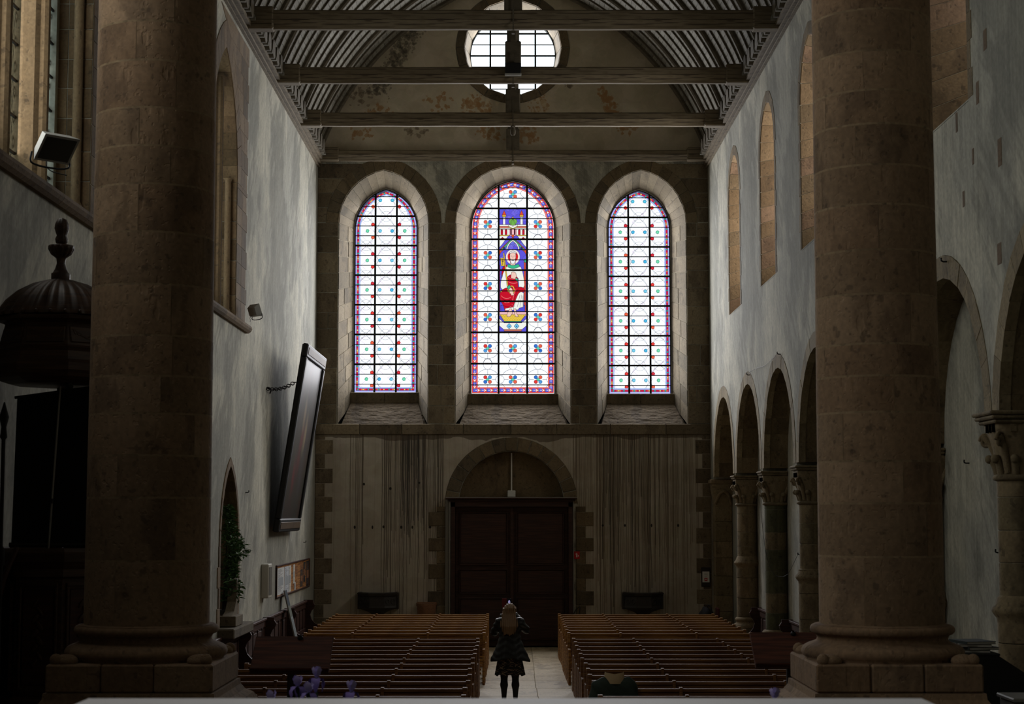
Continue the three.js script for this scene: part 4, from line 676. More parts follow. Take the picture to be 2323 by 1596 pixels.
function column(x, z, joints, side, label) {
  const c = thing('stone_column', label, 'column', [x, 1.0, z]), Y = (y) => y - 1.0, foot = 2.22;
  const rad = (y) => lerp(0.452, 0.436, (y - foot) / 5);
  part(c, 'core', lathe([[0.4505, Y(2.2)], [0.4383, Y(6)], [0.4189, Y(12)]], 96), M.columnJoint);
  const ys = [foot, ...joints.slice().reverse(), 6.98, 7.35, 7.7, 8.1, 8.5, 12];
  for (let k = 0; k + 1 < ys.length; k++) {
    const a = rr(-0.5, 0.5) + (k % 2) * 0.9, n = 3;
    for (let i = 0; i < n; i++) part(c, 'drum_stone', ringStone(rad(ys[k]), rad(ys[k + 1]), Y(ys[k]) + 0.003, Y(ys[k + 1]) - 0.003, a + (i * 2 * PI) / n + 0.006, a + ((i + 1) * 2 * PI) / n - 0.006), pick(M.drum));
  }
  // moulded base: roll, hollow, spreading roll with corner leaves
  const prof = []; const P = (r, y) => prof.push([r, Y(y)]);
  P(0.44, 2.225); P(0.49, 2.215); for (let i = 0; i <= 6; i++) { const t = PI / 2 - (i / 6) * PI; P(0.487 + 0.033 * Math.cos(t), 2.18 + 0.033 * Math.sin(t)); } P(0.475, 2.135); P(0.468, 2.115); P(0.478, 2.095); P(0.505, 2.085); for (let i = 0; i <= 6; i++) { const t = 1.1 - (i / 6) * 1.9; P(0.5 + 0.085 * Math.cos(t), 2.02 + 0.06 * Math.sin(t)); } P(0.57, 1.965);
  part(c, 'base_moulding', lathe(prof, 48), M.drum[1]);
  const h = 0.585;
  for (const [sx, sz] of [[-1, 1], [1, 1], [1, -1], [-1, -1]]) {                  // corner leaves
    const g = new THREE.SphereGeometry(0.09, 12, 8); g.scale(1, 0.55, 1); const q = new THREE.SphereGeometry(0.045, 10, 6); q.translate(0.055 * sx, 0.012, 0.055 * sz);
    part(c, 'corner_leaf', merged([g, q]).translate(sx * 0.47, Y(1.985), sz * 0.47), M.drum[0]);
  }
  for (const [i, x0, x1] of [[0, -h, -0.2], [1, -0.2, 0.17], [2, 0.17, h]]) part(c, 'plinth_stone', bevelBox(x0 + 0.003, x1 - 0.003, Y(1.775), Y(1.97), -h, h, 0.012, 1.6, rnd(), rnd()), M.drum[(i + side) % 4]);
  const flare = [[h + 0.13, 1.0], [h + 0.13, 1.62], [h + 0.1, 1.66], [h + 0.045, 1.69], [h + 0.015, 1.73], [h + 0.01, 1.772]];
  for (let k = 0; k + 1 < flare.length; k++) { const [a, y0] = flare[k], [b, y1] = flare[k + 1]; part(c, 'plinth_moulding', uvBox(tri([V(-a, Y(y0), -a), V(a, Y(y0), -a), V(a, Y(y0), a), V(-a, Y(y0), a), V(-b, Y(y1), -b), V(b, Y(y1), -b), V(b, Y(y1), b), V(-b, Y(y1), b)], [[3, 2, 6, 7], [2, 1, 5, 6], [1, 0, 4, 5], [0, 3, 7, 4], [7, 6, 5, 4]]), 1.6), M.drum[2]); }
  return c;
}
column(-2.665, -13, [6.59, 6.3, 5.95, 5.67, 5.39, 5.04, 4.66, 4.29, 4.0, 3.73, 3.43, 3.13, 2.68], 0, 'thick round stone column in front of the pulpit, left of the nave');
column(2.7, -13, [6.68, 6.37, 6.08, 5.83, 5.53, 5.24, 4.91, 4.59, 4.23, 4.0, 3.74, 3.39, 3.09, 2.71], 1, 'thick round stone column beside the keyboard, right of the nave');

// ---------------------------------------------------------------- arcade columns with carved capitals along the right wall
function squareToRound(rows, n = 32) {       // rows of [y, half size, roundness 0 square .. 1 circle]
  const pts = [], idx = [], uv = [];
  rows.forEach(([y, a, k]) => { for (let i = 0; i <= n; i++) { const t = (i / n) * 2 * PI + PI / 4, c = Math.cos(t), s = Math.sin(t), m = a / Math.max(Math.abs(c), Math.abs(s)), r = lerp(m, a, k); pts.push(r * c, y, r * s); uv.push((i / n) * a * 4, y / 1.6); } });
  for (let j = 0; j + 1 < rows.length; j++) for (let i = 0; i < n; i++) { const a = j * (n + 1) + i, b = a + n + 1; idx.push(a, b, b + 1, a, b + 1, a + 1); }
  const g = new THREE.BufferGeometry(); g.setAttribute('position', new THREE.Float32BufferAttribute(pts, 3)); g.setAttribute('uv', new THREE.Float32BufferAttribute(uv, 2)); g.setIndex(idx); g.computeVertexNormals(); return g;
}
function volute(r, w) { const p = []; for (let i = 0; i <= 26; i++) { const t = (i / 26) * 3.6 * PI, q = r * (1 - i / 34); p.push(V(q * Math.cos(t), q * Math.sin(t), 0)); } return tube(p, w, 60, 6); }
function arcadeColumn(z, k, label) {
  const ring = k !== 1, c = thing('arcade_column', label, 'column', [4.73, 0, z], 0, 'columns of the blind arcade'), near = k === 5, w = near ? 0.34 : 0.3;
  part(c, 'pedestal', bevelBox(-0.3, 0.185, 0, 0.72, -0.3, 0.3, 0.02), M.shaft[0]);
  part(c, 'base', lathe([[0.3, 0.72], [0.31, 0.76], [0.28, 0.8], [0.24, 0.82], [0.235, 0.85], [0.26, 0.87], [0.265, 0.9], [0.24, 0.93], [0.21, 0.94]], 28), M.shaft[2]);
  const ys = [0.94]; while (ys.at(-1) < 2.9) ys.push(Math.min(ys.at(-1) + rr(0.28, 0.42), 3.16)); if (ys.at(-1) < 3.15) ys.push(3.16);
  for (let i = 0; i + 1 < ys.length; i++) { const lower = ring && ys[i] < 2.0, r = lower ? 0.225 : 0.2; part(c, 'shaft_drum', lathe([[r - 0.006, ys[i] + 0.003], [r, ys[i] + 0.009], [r, ys[i + 1] - 0.009], [r - 0.006, ys[i + 1] - 0.003]], 26, 1.6), k === 1 && i % 3 !== 1 ? M.shaftGreen : pick(M.shaft)); }
  part(c, 'shaft_core', lathe([[0.19, 0.9], [0.19, 3.2]], 20), M.mortar);
  if (ring) part(c, 'shaft_ring', lathe([[0.2, 2.14], [0.22, 2.12], [0.24, 2.06], [0.27, 2.03], [0.275, 2.0], [0.255, 1.97], [0.23, 1.94], [0.225, 1.9]], 28), M.shaft[2]);
  part(c, 'necking', lathe([[0.2, 3.14], [0.23, 3.15], [0.24, 3.17], [0.23, 3.19], [0.2, 3.2]], 26), M.shaft[0]);
  part(c, 'bell', squareToRound([[3.18, 0.19, 1], [3.3, 0.205, 1], [3.42, 0.225, 0.8], [3.52, 0.245, 0.4], [3.6, 0.25, 0.1], [3.66, 0.25, 0]]), M.shaft[2]);
  for (const [sx, sz] of [[-1, 1], [-1, -1], [1, 1], [1, -1]]) {                  // crocket leaves curling under the corners
    const L = part(c, 'crocket', merged([volute(0.062, 0.02).rotateY(Math.atan2(-sz, sx)).translate(sx * 0.235, 3.5, sz * 0.235), tube([V(sx * 0.13, 3.22, sz * 0.13), V(sx * 0.16, 3.36, sz * 0.16), V(sx * 0.2, 3.47, sz * 0.2), V(sx * 0.25, 3.55, sz * 0.25)], 0.036, 14, 8)]), M.shaft[2]); L.scale.set(1, 1, 1);
  }
  for (let i = 0; i < 8; i++) { const a = (i + 0.5) * PI / 4, d = V(Math.cos(a), 0, Math.sin(a)); part(c, 'leaf', merged([tube([V(d.x * 0.19, 3.2, d.z * 0.19), V(d.x * 0.215, 3.28, d.z * 0.215), V(d.x * 0.25, 3.35, d.z * 0.25), V(d.x * 0.27, 3.33, d.z * 0.27)], 0.034, 12, 7), new THREE.SphereGeometry(0.04, 8, 6).translate(d.x * 0.265, 3.335, d.z * 0.265)]), M.shaft[0]); }
  for (const s of [-1, 1]) for (const q of [-0.11, 0, 0.11]) { part(c, 'fret', box(q - 0.028, q + 0.028, 3.57, 3.64, s * 0.245, s * 0.262), M.shaft[0]); part(c, 'fret', box(-0.262, -0.245, 3.57, 3.64, q - 0.028, q + 0.028), M.shaft[0]); }
  const ab = (y0, y1, h) => part(c, 'abacus', bevelBox(-h, 0.185, y0, y1, -h, h, 0.012, 1.6, rnd(), rnd()), M.shaft[0]);
  if (near) c.scale.y = 1.055;
  ab(3.645, 3.68, w - 0.05); ab(3.68, 3.715, w - 0.02); ab(3.717, 3.752, w);
  return c;
}
[[-35.63, 'second arcade column from the far corner, with a ring round its shaft'], [-31.76, 'arcade column with greenish drums and no ring, above the second wall bench'], [-27.93, 'arcade column with a shaft ring standing just left of the big right column'], [-24.1, 'arcade column standing behind the big right column'], [-20.3, 'arcade column at the far foot of the arch right of the big column'], [-16.5, 'arcade column with a deeply carved capital at the right edge of the picture']].forEach(([z, l], k) => arcadeColumn(z, k, l));
{
  const c = thing('half_pilaster', 'half pilaster with a flat carved capital in the far right corner', 'column', [4.73, 0, -39.7]);  // flat half pilaster of squared blocks set against the wall
  for (let y = 0; y < 3.1;) { const t = Math.min(y + rr(0.3, 0.45), 3.15); part(c, 'stone', bevelBox(-0.2, 0.18, y + 0.002, t - 0.002, -0.26, 0.2, 0.008, 1.6, rnd(), rnd()), pick(M.shaft)); y = t; }
  part(c, 'capital', squareToRound([[3.14, 0.2, 0.2], [3.3, 0.22, 0.2], [3.5, 0.26, 0.1], [3.64, 0.27, 0]]), M.shaft[0]);
  for (const s of [-1, 1]) part(c, 'leaf', tube([V(-0.2, 3.2, 0.21), V(-0.12, 3.4, 0.25), V(0.0, 3.48, 0.28), V(0.1, 3.4, 0.26), V(0.16, 3.2, 0.21)], 0.03 + 0.008 * s, 24, 6), M.shaft[2]);
  part(c, 'abacus', bevelBox(-0.3, 0.185, 3.645, 3.752, -0.27, 0.3, 0.02), M.shaft[2]);
}

// ---------------------------------------------------------------- roof trusses: tie beams with king posts
const TIE = ['nearest tie beam across the nave, highest in the picture', 'second tie beam, carrying a small box lamp at its middle', 'third tie beam, lowest of the free-spanning beams', 'tie beam lying flat against the end wall above the windows'];
[[-28.7, 0], [-32.4, 1], [-36.07, 2], [-39.72, 3]].forEach(([z, k]) => {
  const b = thing('tie_beam', TIE[k], 'beam', [0.02, 11.0, z], 0, 'tie beams of the roof'), x0 = -4.44, x1 = 4.44, h = [0.31, 0.29, 0.27, 0.24][k], d = k === 3 ? 0.2 : 0.24;
  // chamfered beam, squarer and deeper at its ends
  const prof = (c) => [[-d / 2, c], [-d / 2 + c * 0.6, 0], [d / 2 - c * 0.6, 0], [d / 2, c], [d / 2, h - 0.02], [d / 2 - 0.02, h], [-d / 2 + 0.02, h], [-d / 2, h - 0.02]];
  const m = 40, pts = [], F = [], P8 = 8;
  for (let i = 0; i <= m; i++) { const x = lerp(x0 + 0.45, x1 - 0.45, i / m), sag = 0.018 * Math.sin(i * 0.9 + k) + rr(-0.004, 0.004); prof(0.13).forEach(([a, y]) => pts.push(V(x, y + sag * 0.15, a + rr(-0.003, 0.003)))); if (i) for (let j = 0; j < P8; j++) { const a = (i - 1) * P8 + j, c = i * P8 + j, e = (j + 1) % P8; F.push([a, (i - 1) * P8 + e, i * P8 + e, c]); } }
  F.forEach((f) => f.reverse());
  part(b, 'beam', uvBox(tri(pts, F), 1.2, k * 0.3), M.oldWood);
  for (const s of [-1, 1]) part(b, 'beam_end', bevelBox(s < 0 ? x0 : x1 - 0.47, s < 0 ? x0 + 0.47 : x1, -0.01, h + 0.06, -d / 2 - 0.02, d / 2 + 0.02, 0.025, 1.2, k * 0.2), M.oldWood);
  // king post: square foot, stop-chamfered shaft
  const oct = (r, y0, y1) => { const g = new THREE.CylinderGeometry(r, r, y1 - y0, 8).rotateY(PI / 8).translate(0, (y0 + y1) / 2, 0); return uvBox(g.toNonIndexed(), 1.2); };
  part(b, 'king_post', merged([bevelBox(-0.15, 0.15, h - 0.03, h + 0.5, -0.1, 0.1, 0.02, 1.2), oct(0.125, h + 0.48, k === 3 ? 1.9 : 3.9), bevelBox(-0.13, 0.13, k === 3 ? 1.8 : 3.85, k === 3 ? 1.85 : 4.2, -0.1, 0.1, 0.02, 1.2)].map((g) => { g.computeVertexNormals(); return g; })), M.rib);
  part(b, 'iron_strap', merged([box(-0.012, 0.012, -0.015, h + 0.25, d / 2, d / 2 + 0.012), box(-0.012, 0.012, -0.03, -0.015, -d / 2, d / 2 + 0.012), box(-0.025, 0.025, -0.07, -0.02, -0.03, 0.03)]), M.rib);
  if (k === 2) part(b, 'drop_pendant', lathe([[0.02, -0.2], [0.05, -0.17], [0.06, -0.1], [0.04, -0.04], [0.05, 0]], 8), M.rib);
});
{
  const l = thing('box_lamp', 'small black box lamp with a pale rim fixed to the second tie beam', 'lamp', [0.02, 11.1, -32.27]);
  part(l, 'housing', bevelBox(-0.15, 0.15, 0.04, 0.24, -0.0, 0.12, 0.012), M.black); part(l, 'rim', bevelBox(-0.155, 0.155, 0, 0.04, 0, 0.13, 0.008), M.zinc);
}

// ---------------------------------------------------------------- pews
const ORD = ['first', 'second', 'third', 'fourth', 'fifth', 'sixth', 'seventh', 'eighth', 'ninth', 'tenth', 'eleventh', 'twelfth', 'thirteenth'];
const POSTS = { right: { light: [1.0, 1.92, 3.27, 4.24], dark: [1.04, 2.06, 3.48, 4.28] }, left: { light: [-0.5, -1.5, -2.84, -3.68], dark: [-0.57, -1.58, -3.02, -3.78] } };
function makePew(xs, wood, light) {
  const g = new THREE.Group(), a = Math.min(...xs), b = Math.max(...xs), B = (n, m, ...q) => part(g, n, bevelBox(...q, 0.006, 1.2, rnd(), rnd()), m);
  B('top_rail', wood, a, b, 0.835, 0.875, -0.03, 0.03);
  B('back_board', wood, a, b, 0.66, 0.832, -0.014, 0.012); B('back_board', wood, a, b, 0.48, 0.652, -0.014, 0.018);
  B('seat', wood, a, b, 0.42, 0.455, 0.02, 0.38); B('seat_rail', wood, a, b, 0.36, 0.418, 0.35, 0.38); B('kneeler', wood, a + 0.05, b - 0.05, 0.14, 0.175, -0.24, -0.12); B('book_ledge', wood, a, b, 0.72, 0.735, -0.12, -0.016);
  xs.forEach((x) => {
    const end = x === xs[0] || x === xs[3], w = end ? 0.028 : 0.02;
    const post = B('post', wood, x - w, x + w, 0, 0.885, -0.045, 0.045); part(post, 'cap', bevelBox(x - w - 0.002, x + w + 0.002, 0.885, 0.892, -0.045, 0.045, 0.004), wood);
    B(end ? 'end_panel' : 'support', wood, x - w * 0.8, x + w * 0.8, end ? 0 : 0.1, end ? 0.62 : 0.42, 0.045, 0.38);
    B('foot', wood, x - w, x + w, 0, 0.06, -0.25, -0.045);
  });
  return g;
}
for (const side of ['left', 'right']) {
  const rows = { light: [-37.5, -36.8, -36.1, -35.4, -34.7, -34.0, -33.25, -32.5, -31.7], dark: [-30.25, -29.45, -28.65, -27.85, -27.05, -26.2, -25.35, -24.5, -23.6, -22.75, -21.85, -20.95, -20.05] };
  for (const tone2 of ['light', 'dark']) {
    const proto = makePew(POSTS[side][tone2], tone2 === 'light' ? M.pewLight : M.pewDark, tone2 === 'light');
    rows[tone2].forEach((z, i) => {
      const o = i ? proto.clone() : proto; o.name = numbered('church_pew'); o.position.set(rr(-0.012, 0.012), 0, z + rr(-0.015, 0.015)); scene.add(o);
      o.userData = { label: tone2 === 'light' ? `light brown wooden pew ${side} of the aisle, ${ORD[i]} row counted from the door` : `dark brown wooden pew ${side} of the aisle, ${ORD[i]} row before the light pews`, category: 'pew', group: `${tone2} pews ${side} of the aisle` };
    });
  }
}

// ---------------------------------------------------------------- panelled wall benches with scrolled arms
function bench(name, label, z0, z1, side, xw, armZ) {
  const g = thing(name, label, 'bench', [xw, 0, (z0 + z1) / 2]), L = (z1 - z0) / 2, s = side, B = (n, d0, d1, y0, y1, a, b, m = M.darkWood) => part(g, n, bevelBox(Math.min(s * d0, s * d1), Math.max(s * d0, s * d1), y0, y1, a, b, 0.006, 1.2, rnd(), rnd()), m);
  B('back', 0.005, 0.03, 0.05, 1.1, -L, L); B('cornice', 0.005, 0.08, 1.1, 1.14, -L, L);
  B('rail', 0.03, 0.05, 0.98, 1.1, -L, L); B('rail', 0.03, 0.05, 0.48, 0.56, -L, L); B('seat', 0.005, 0.42, 0.42, 0.46, -L, L);
  const n = Math.max(2, Math.round((2 * L) / 0.55)); for (let i = 0; i <= n; i++) B('stile', 0.03, 0.05, 0.56, 0.98, -L + (i / n) * (2 * L - 0.06), -L + (i / n) * (2 * L - 0.06) + 0.06);
  for (let i = 0; i < n; i++) B('panel', 0.03, 0.04, 0.6, 0.94, -L + (i / n) * (2 * L - 0.06) + 0.1, -L + ((i + 1) / n) * (2 * L - 0.06) - 0.04);
  const S = [[0, 0], [0.44, 0], [0.46, 0.06], [0.42, 0.12], [0.42, 0.42], [0.47, 0.5], [0.46, 0.6], [0.4, 0.64], [0.32, 0.62], [0.24, 0.66], [0.17, 0.74], [0.14, 0.84], [0.17, 0.92], [0.22, 0.97], [0.24, 1.04], [0.2, 1.1], [0.2, 1.15], [0, 1.15]];
  for (const z of armZ) part(g, 'arm', uvBox(extrude(S.map(([x, y]) => [s * x, y]), 0.07).translate(0, 0, z - (z0 + z1) / 2 - 0.035), 1.2), M.darkWood);
}
bench('wall_bench', 'long dark panelled bench with scrolled arms along the left wall', -38.2, -25.4, 1, XL, [-25.5, -28.9, -31.9, -34.9, -38.1]);
bench('wall_bench', 'dark panelled bench between the ringed and the greenish arcade columns', -35.2, -32.15, -1, XIN, [-35.1, -32.25]);
bench('wall_bench', 'dark panelled bench just behind the right lectern, left of the big column', -31.3, -28.3, -1, XIN, [-31.2, -28.4]);

// ---------------------------------------------------------------- altar, lecterns
{
  const a = thing('altar', 'pale grey stone altar slab crossing the bottom of the picture', 'altar', [-0.02, 1.5, -4.65]);
  part(a, 'slab', bevelBox(-1.2, 1.2, 0.9, 1.0, -0.46, 0.46, 0.012), M.altar); part(a, 'pedestal', bevelBox(-0.85, 0.85, 0, 0.9, -0.3, 0.3, 0.03), M.altar); part(a, 'foot', bevelBox(-0.95, 0.95, 0, 0.08, -0.36, 0.36, 0.02), M.altar);
}
function lectern(x, z, label) {
  const g = thing('lectern', label, 'lectern', [x, 1.0, z]), t = 0.64, board = new THREE.Group();
  const top = part(g, 'reading_board', bevelBox(-0.33, 0.33, -0.012, 0.012, -0.23, 0.23, 0.006, 1.2).rotateX(t).translate(0, 0.83, 0), M.lecternWood);
  part(top, 'book_stop', bevelBox(-0.33, 0.33, 0.01, 0.05, 0.2, 0.225, 0.006, 1.2).rotateX(t).translate(0, 0.83, 0), M.lecternWood);
  part(top, 'lamp_clip', lathe([[0.002, 0], [0.022, 0.004], [0.024, 0.02], [0.012, 0.034]], 12).rotateX(0.4).translate(0.05, 0.95, -0.15), M.iron);
  part(g, 'post', bevelBox(-0.035, 0.035, 0.04, 0.8, -0.035, 0.035, 0.008, 1.2), M.blackWood); part(g, 'foot', bevelBox(-0.2, 0.2, 0, 0.05, -0.2, 0.2, 0.015, 1.2), M.blackWood); part(g, 'bracket', bevelBox(-0.12, 0.12, 0.72, 0.79, -0.05, 0.05, 0.01, 1.2), M.blackWood);
}
lectern(-1.85, -15, 'dark red-brown wooden lectern on a post in front of the left pews');
lectern(2.42, -15.5, 'dark wooden lectern half hidden by the big right column base');

// ---------------------------------------------------------------- pulpit with its sounding board, behind the left column
function fluted(prof, n, depth, seg = 128) {       // lathe whose radius swells in n lobes
  const pts = [], idx = [], uv = [];
  prof.forEach(([r, y, k = 1], j) => { for (let i = 0; i <= seg; i++) { const t = (i / seg) * 2 * PI, q = r * (1 - depth * k * (1 - Math.abs(Math.sin((n * t) / 2)))); pts.push(q * Math.sin(t), y, q * Math.cos(t)); uv.push((i / seg) * 3, y / 1.2); } });
  for (let j = 0; j + 1 < prof.length; j++) for (let i = 0; i < seg; i++) { const a = j * (seg + 1) + i, b = a + seg + 1; idx.push(a, a + 1, b + 1, a, b + 1, b); }
  const g = new THREE.BufferGeometry(); g.setAttribute('position', new THREE.Float32BufferAttribute(pts, 3)); g.setAttribute('uv', new THREE.Float32BufferAttribute(uv, 2)); g.setIndex(idx); g.computeVertexNormals(); return g;
}
const octPrism = (prof, seg = 8) => { const g = lathe(prof, seg, 1.2).rotateY(PI / seg).toNonIndexed(); g.computeVertexNormals(); return g; };
{
  const p = thing('pulpit', 'dark carved wooden pulpit with a ribbed domed canopy, beside the left column', 'pulpit', [-3.87, 1.0, -15]), W = M.pulpitWood, Y = (l) => l.map(([r, y, k]) => [r, y - 1, k]);
  part(p, 'body', octPrism(Y([[0.0, 1.0], [0.3, 1.0], [0.3, 1.15], [0.42, 1.35], [0.5, 1.4], [0.5, 2.5], [0.0, 2.5]])), W);
  part(p, 'rim', octPrism(Y([[0.5, 2.48], [0.53, 2.5], [0.53, 2.56], [0.57, 2.62], [0.58, 2.7], [0.55, 2.73], [0.46, 2.73], [0.46, 2.5]])), W); part(p, 'base_moulding', octPrism(Y([[0.5, 1.38], [0.55, 1.42], [0.55, 1.5], [0.5, 1.54]])), W);
  for (let i = 0; i < 8; i++) {
    const a = (i * PI) / 4, pan = part(p, 'panel', bevelBox(-0.13, 0.13, 0.62, 1.4, 0.455, 0.478, 0.01, 1.2).rotateY(a), M.darkWood);
    part(pan, 'moulding', merged([bevelBox(-0.16, 0.16, 0.57, 0.6, 0.45, 0.49, 0.006), bevelBox(-0.16, 0.16, 1.42, 1.45, 0.45, 0.49, 0.006), bevelBox(-0.16, -0.135, 0.6, 1.42, 0.45, 0.49, 0.006), bevelBox(0.135, 0.16, 0.6, 1.42, 0.45, 0.49, 0.006)]).rotateY(a), W);
    const leaf = []; for (let k = 0; k < 9; k++) leaf.push(new THREE.SphereGeometry(0.03, 6, 5).scale(1 - 0.5 * Math.abs(k / 4 - 1), 1.6, 0.5).rotateZ((k % 2 ? 1 : -1) * 0.6).translate((k % 2 ? 1 : -1) * 0.02, 0.8 + k * 0.06, 0.482)); part(pan, 'carving', merged(leaf).rotateY(a), W);
  }
  part(p, 'back_post', bevelBox(-0.1, -0.02, 1.4, 3.2, -0.4, -0.34, 0.01, 1.2), M.darkWood);
  const c = part(p, 'canopy', octPrism(Y([[0.0, 4.1], [0.4, 4.1], [0.47, 4.12], [0.53, 4.15], [0.56, 4.2], [0.56, 4.26], [0.525, 4.29], [0.51, 4.36], [0.525, 4.39], [0.5, 4.41], [0.45, 4.6], [0.47, 4.62], [0.53, 4.63], [0.54, 4.66], [0.5, 4.68], [0, 4.68]])), W);
  part(c, 'dome', fluted(Y([[0.53, 4.67, 0.3], [0.53, 4.7, 0.6], [0.5, 4.75, 1], [0.45, 4.82, 1], [0.36, 4.9, 1], [0.24, 4.965, 1], [0.12, 5.0, 1], [0.07, 5.01, 0]]), 28, 0.085), W, 'ribbed dome');
  for (let i = 0; i < 28; i++) { const a = ((i + 0.5) / 28) * 2 * PI; part(c, 'bead', new THREE.SphereGeometry(0.018, 7, 5).translate(0.535 * Math.sin(a), 3.685, 0.535 * Math.cos(a)), W); }
  for (let i = 0; i < 8; i++) { const a = (i * PI) / 4, q = []; for (let k = -5; k <= 5; k++) q.push(new THREE.SphereGeometry(0.02, 6, 5).scale(2.2, 0.6, 0.5).rotateZ(k * 0.22).translate(k * 0.024, 0.01 * Math.abs(k) - 0.03, 0)); part(c, 'carved_panel', merged([bevelBox(-0.16, 0.16, -0.07, 0.07, -0.02, 0.005, 0.006), ...q]).rotateX(-0.25).translate(0, 3.5, 0.445).rotateY(a), W); }
  const F = part(c, 'finial', lathe(Y([[0.075, 5.0], [0.08, 5.02], [0.08, 5.06], [0.065, 5.07], [0.05, 5.1], [0.035, 5.15], [0.04, 5.19], [0.06, 5.21], [0.09, 5.24], [0.105, 5.28], [0.108, 5.3], [0.1, 5.305], [0.04, 5.31]]), 24, 1.2), W);
  part(F, 'finial_cup', fluted(Y([[0.05, 5.2], [0.085, 5.225], [0.11, 5.27], [0.11, 5.3], [0.07, 5.31]]), 12, 0.12, 72), W); part(F, 'finial_cone', fluted(Y([[0.03, 5.3], [0.05, 5.33], [0.055, 5.36], [0.042, 5.39], [0.05, 5.41], [0.062, 5.45], [0.058, 5.49], [0.04, 5.53], [0.001, 5.545]]), 9, 0.06, 54), W);
  const sl = part(p, 'spotlight', lathe([[0.02, 0], [0.035, 0.01], [0.035, 0.07], [0.02, 0.09]], 12).rotateX(1.2).translate(0.16, 3.07, 0.25), M.black, 'small black spotlight under the canopy');
  part(sl, 'arm', tube([V(0.16, 3.08, 0.25), V(0.14, 3.12, 0.2), V(0.12, 3.14, 0.15)], 0.008, 8, 6), M.black);
  // curved stair rail sweeping down on the left
  const pts = [V(-0.16, 1.74, 0.56), V(-0.24, 1.45, 0.66), V(-0.29, 1.0, 0.72), V(-0.27, 0.6, 0.74), V(-0.16, 0.25, 0.78), V(0.0, 0.02, 0.82)];
  const rail = part(p, 'stair_rail', tube(pts, 0.022, 40, 8), M.darkWood), ribs = []; const cv = new THREE.CatmullRomCurve3(pts); const q = cv.getPoints(24), st = [], SF = []; q.forEach((v, i) => { st.push(v.clone(), V(-0.42, v.y - 0.12, 0.3)); if (i) SF.push([2 * i - 2, 2 * i, 2 * i + 1, 2 * i - 1]); }); part(p, 'stair_cheek', uvBox(tri(st, SF), 1.2), M.blackWood);
}
{
  const s = thing('projection_screen', 'black back of a portable projection screen standing in the pulpit', 'screen', [-3.87, 2.5, -15.0]);
  part(s, 'fabric', tri([V(-0.38, 0.26, -0.05), V(0.5, 0.26, -0.05), V(0.5, 1.62, -0.05), V(-0.36, 1.5, -0.05), V(-0.38, 0.26, -0.056), V(0.5, 0.26, -0.056), V(0.5, 1.62, -0.056), V(-0.36, 1.5, -0.056)], [[0, 1, 2, 3], [7, 6, 5, 4]]), std({ color: 0x06080c, roughness: 0.95 }));
  part(s, 'roller_case', new THREE.CylinderGeometry(0.02, 0.02, 0.9, 12).rotateZ(PI / 2).translate(0.06, 0.25, -0.03), M.black); part(s, 'top_batten', tube([V(-0.38, 1.5, -0.045), V(0.5, 1.62, -0.045)], 0.012, 4, 8), M.black);
  part(s, 'pole', tube([V(-0.06, 0.0, 0.0), V(-0.02, 0.8, 0), V(0.02, 1.6, 0)], 0.009, 8, 8), M.zinc); part(s, 'hook', tube([V(0.02, 1.6, 0), V(0.05, 1.63, 0), V(0.09, 1.61, -0.03)], 0.012, 8, 6), M.black); part(s, 'clamp', new THREE.CylinderGeometry(0.016, 0.016, 0.04, 10).translate(-0.03, 0.62, 0), M.black);
}
{
  const t = thing('iron_stand', 'thin black wrought iron stand at the left edge beside the pulpit', 'stand', [-4.05, 1.0, -14.05]);
  part(t, 'pole', lathe([[0.02, 0], [0.02, 1.6], [0.035, 1.62], [0.035, 1.72], [0.016, 1.76], [0.016, 2.6], [0.03, 2.62], [0.02, 2.7], [0.04, 2.78], [0.005, 2.9]], 12), M.iron); part(t, 'foot', lathe([[0.001, 0], [0.14, 0.0], [0.14, 0.03], [0.03, 0.06], [0.02, 0.1]], 16), M.iron);
}

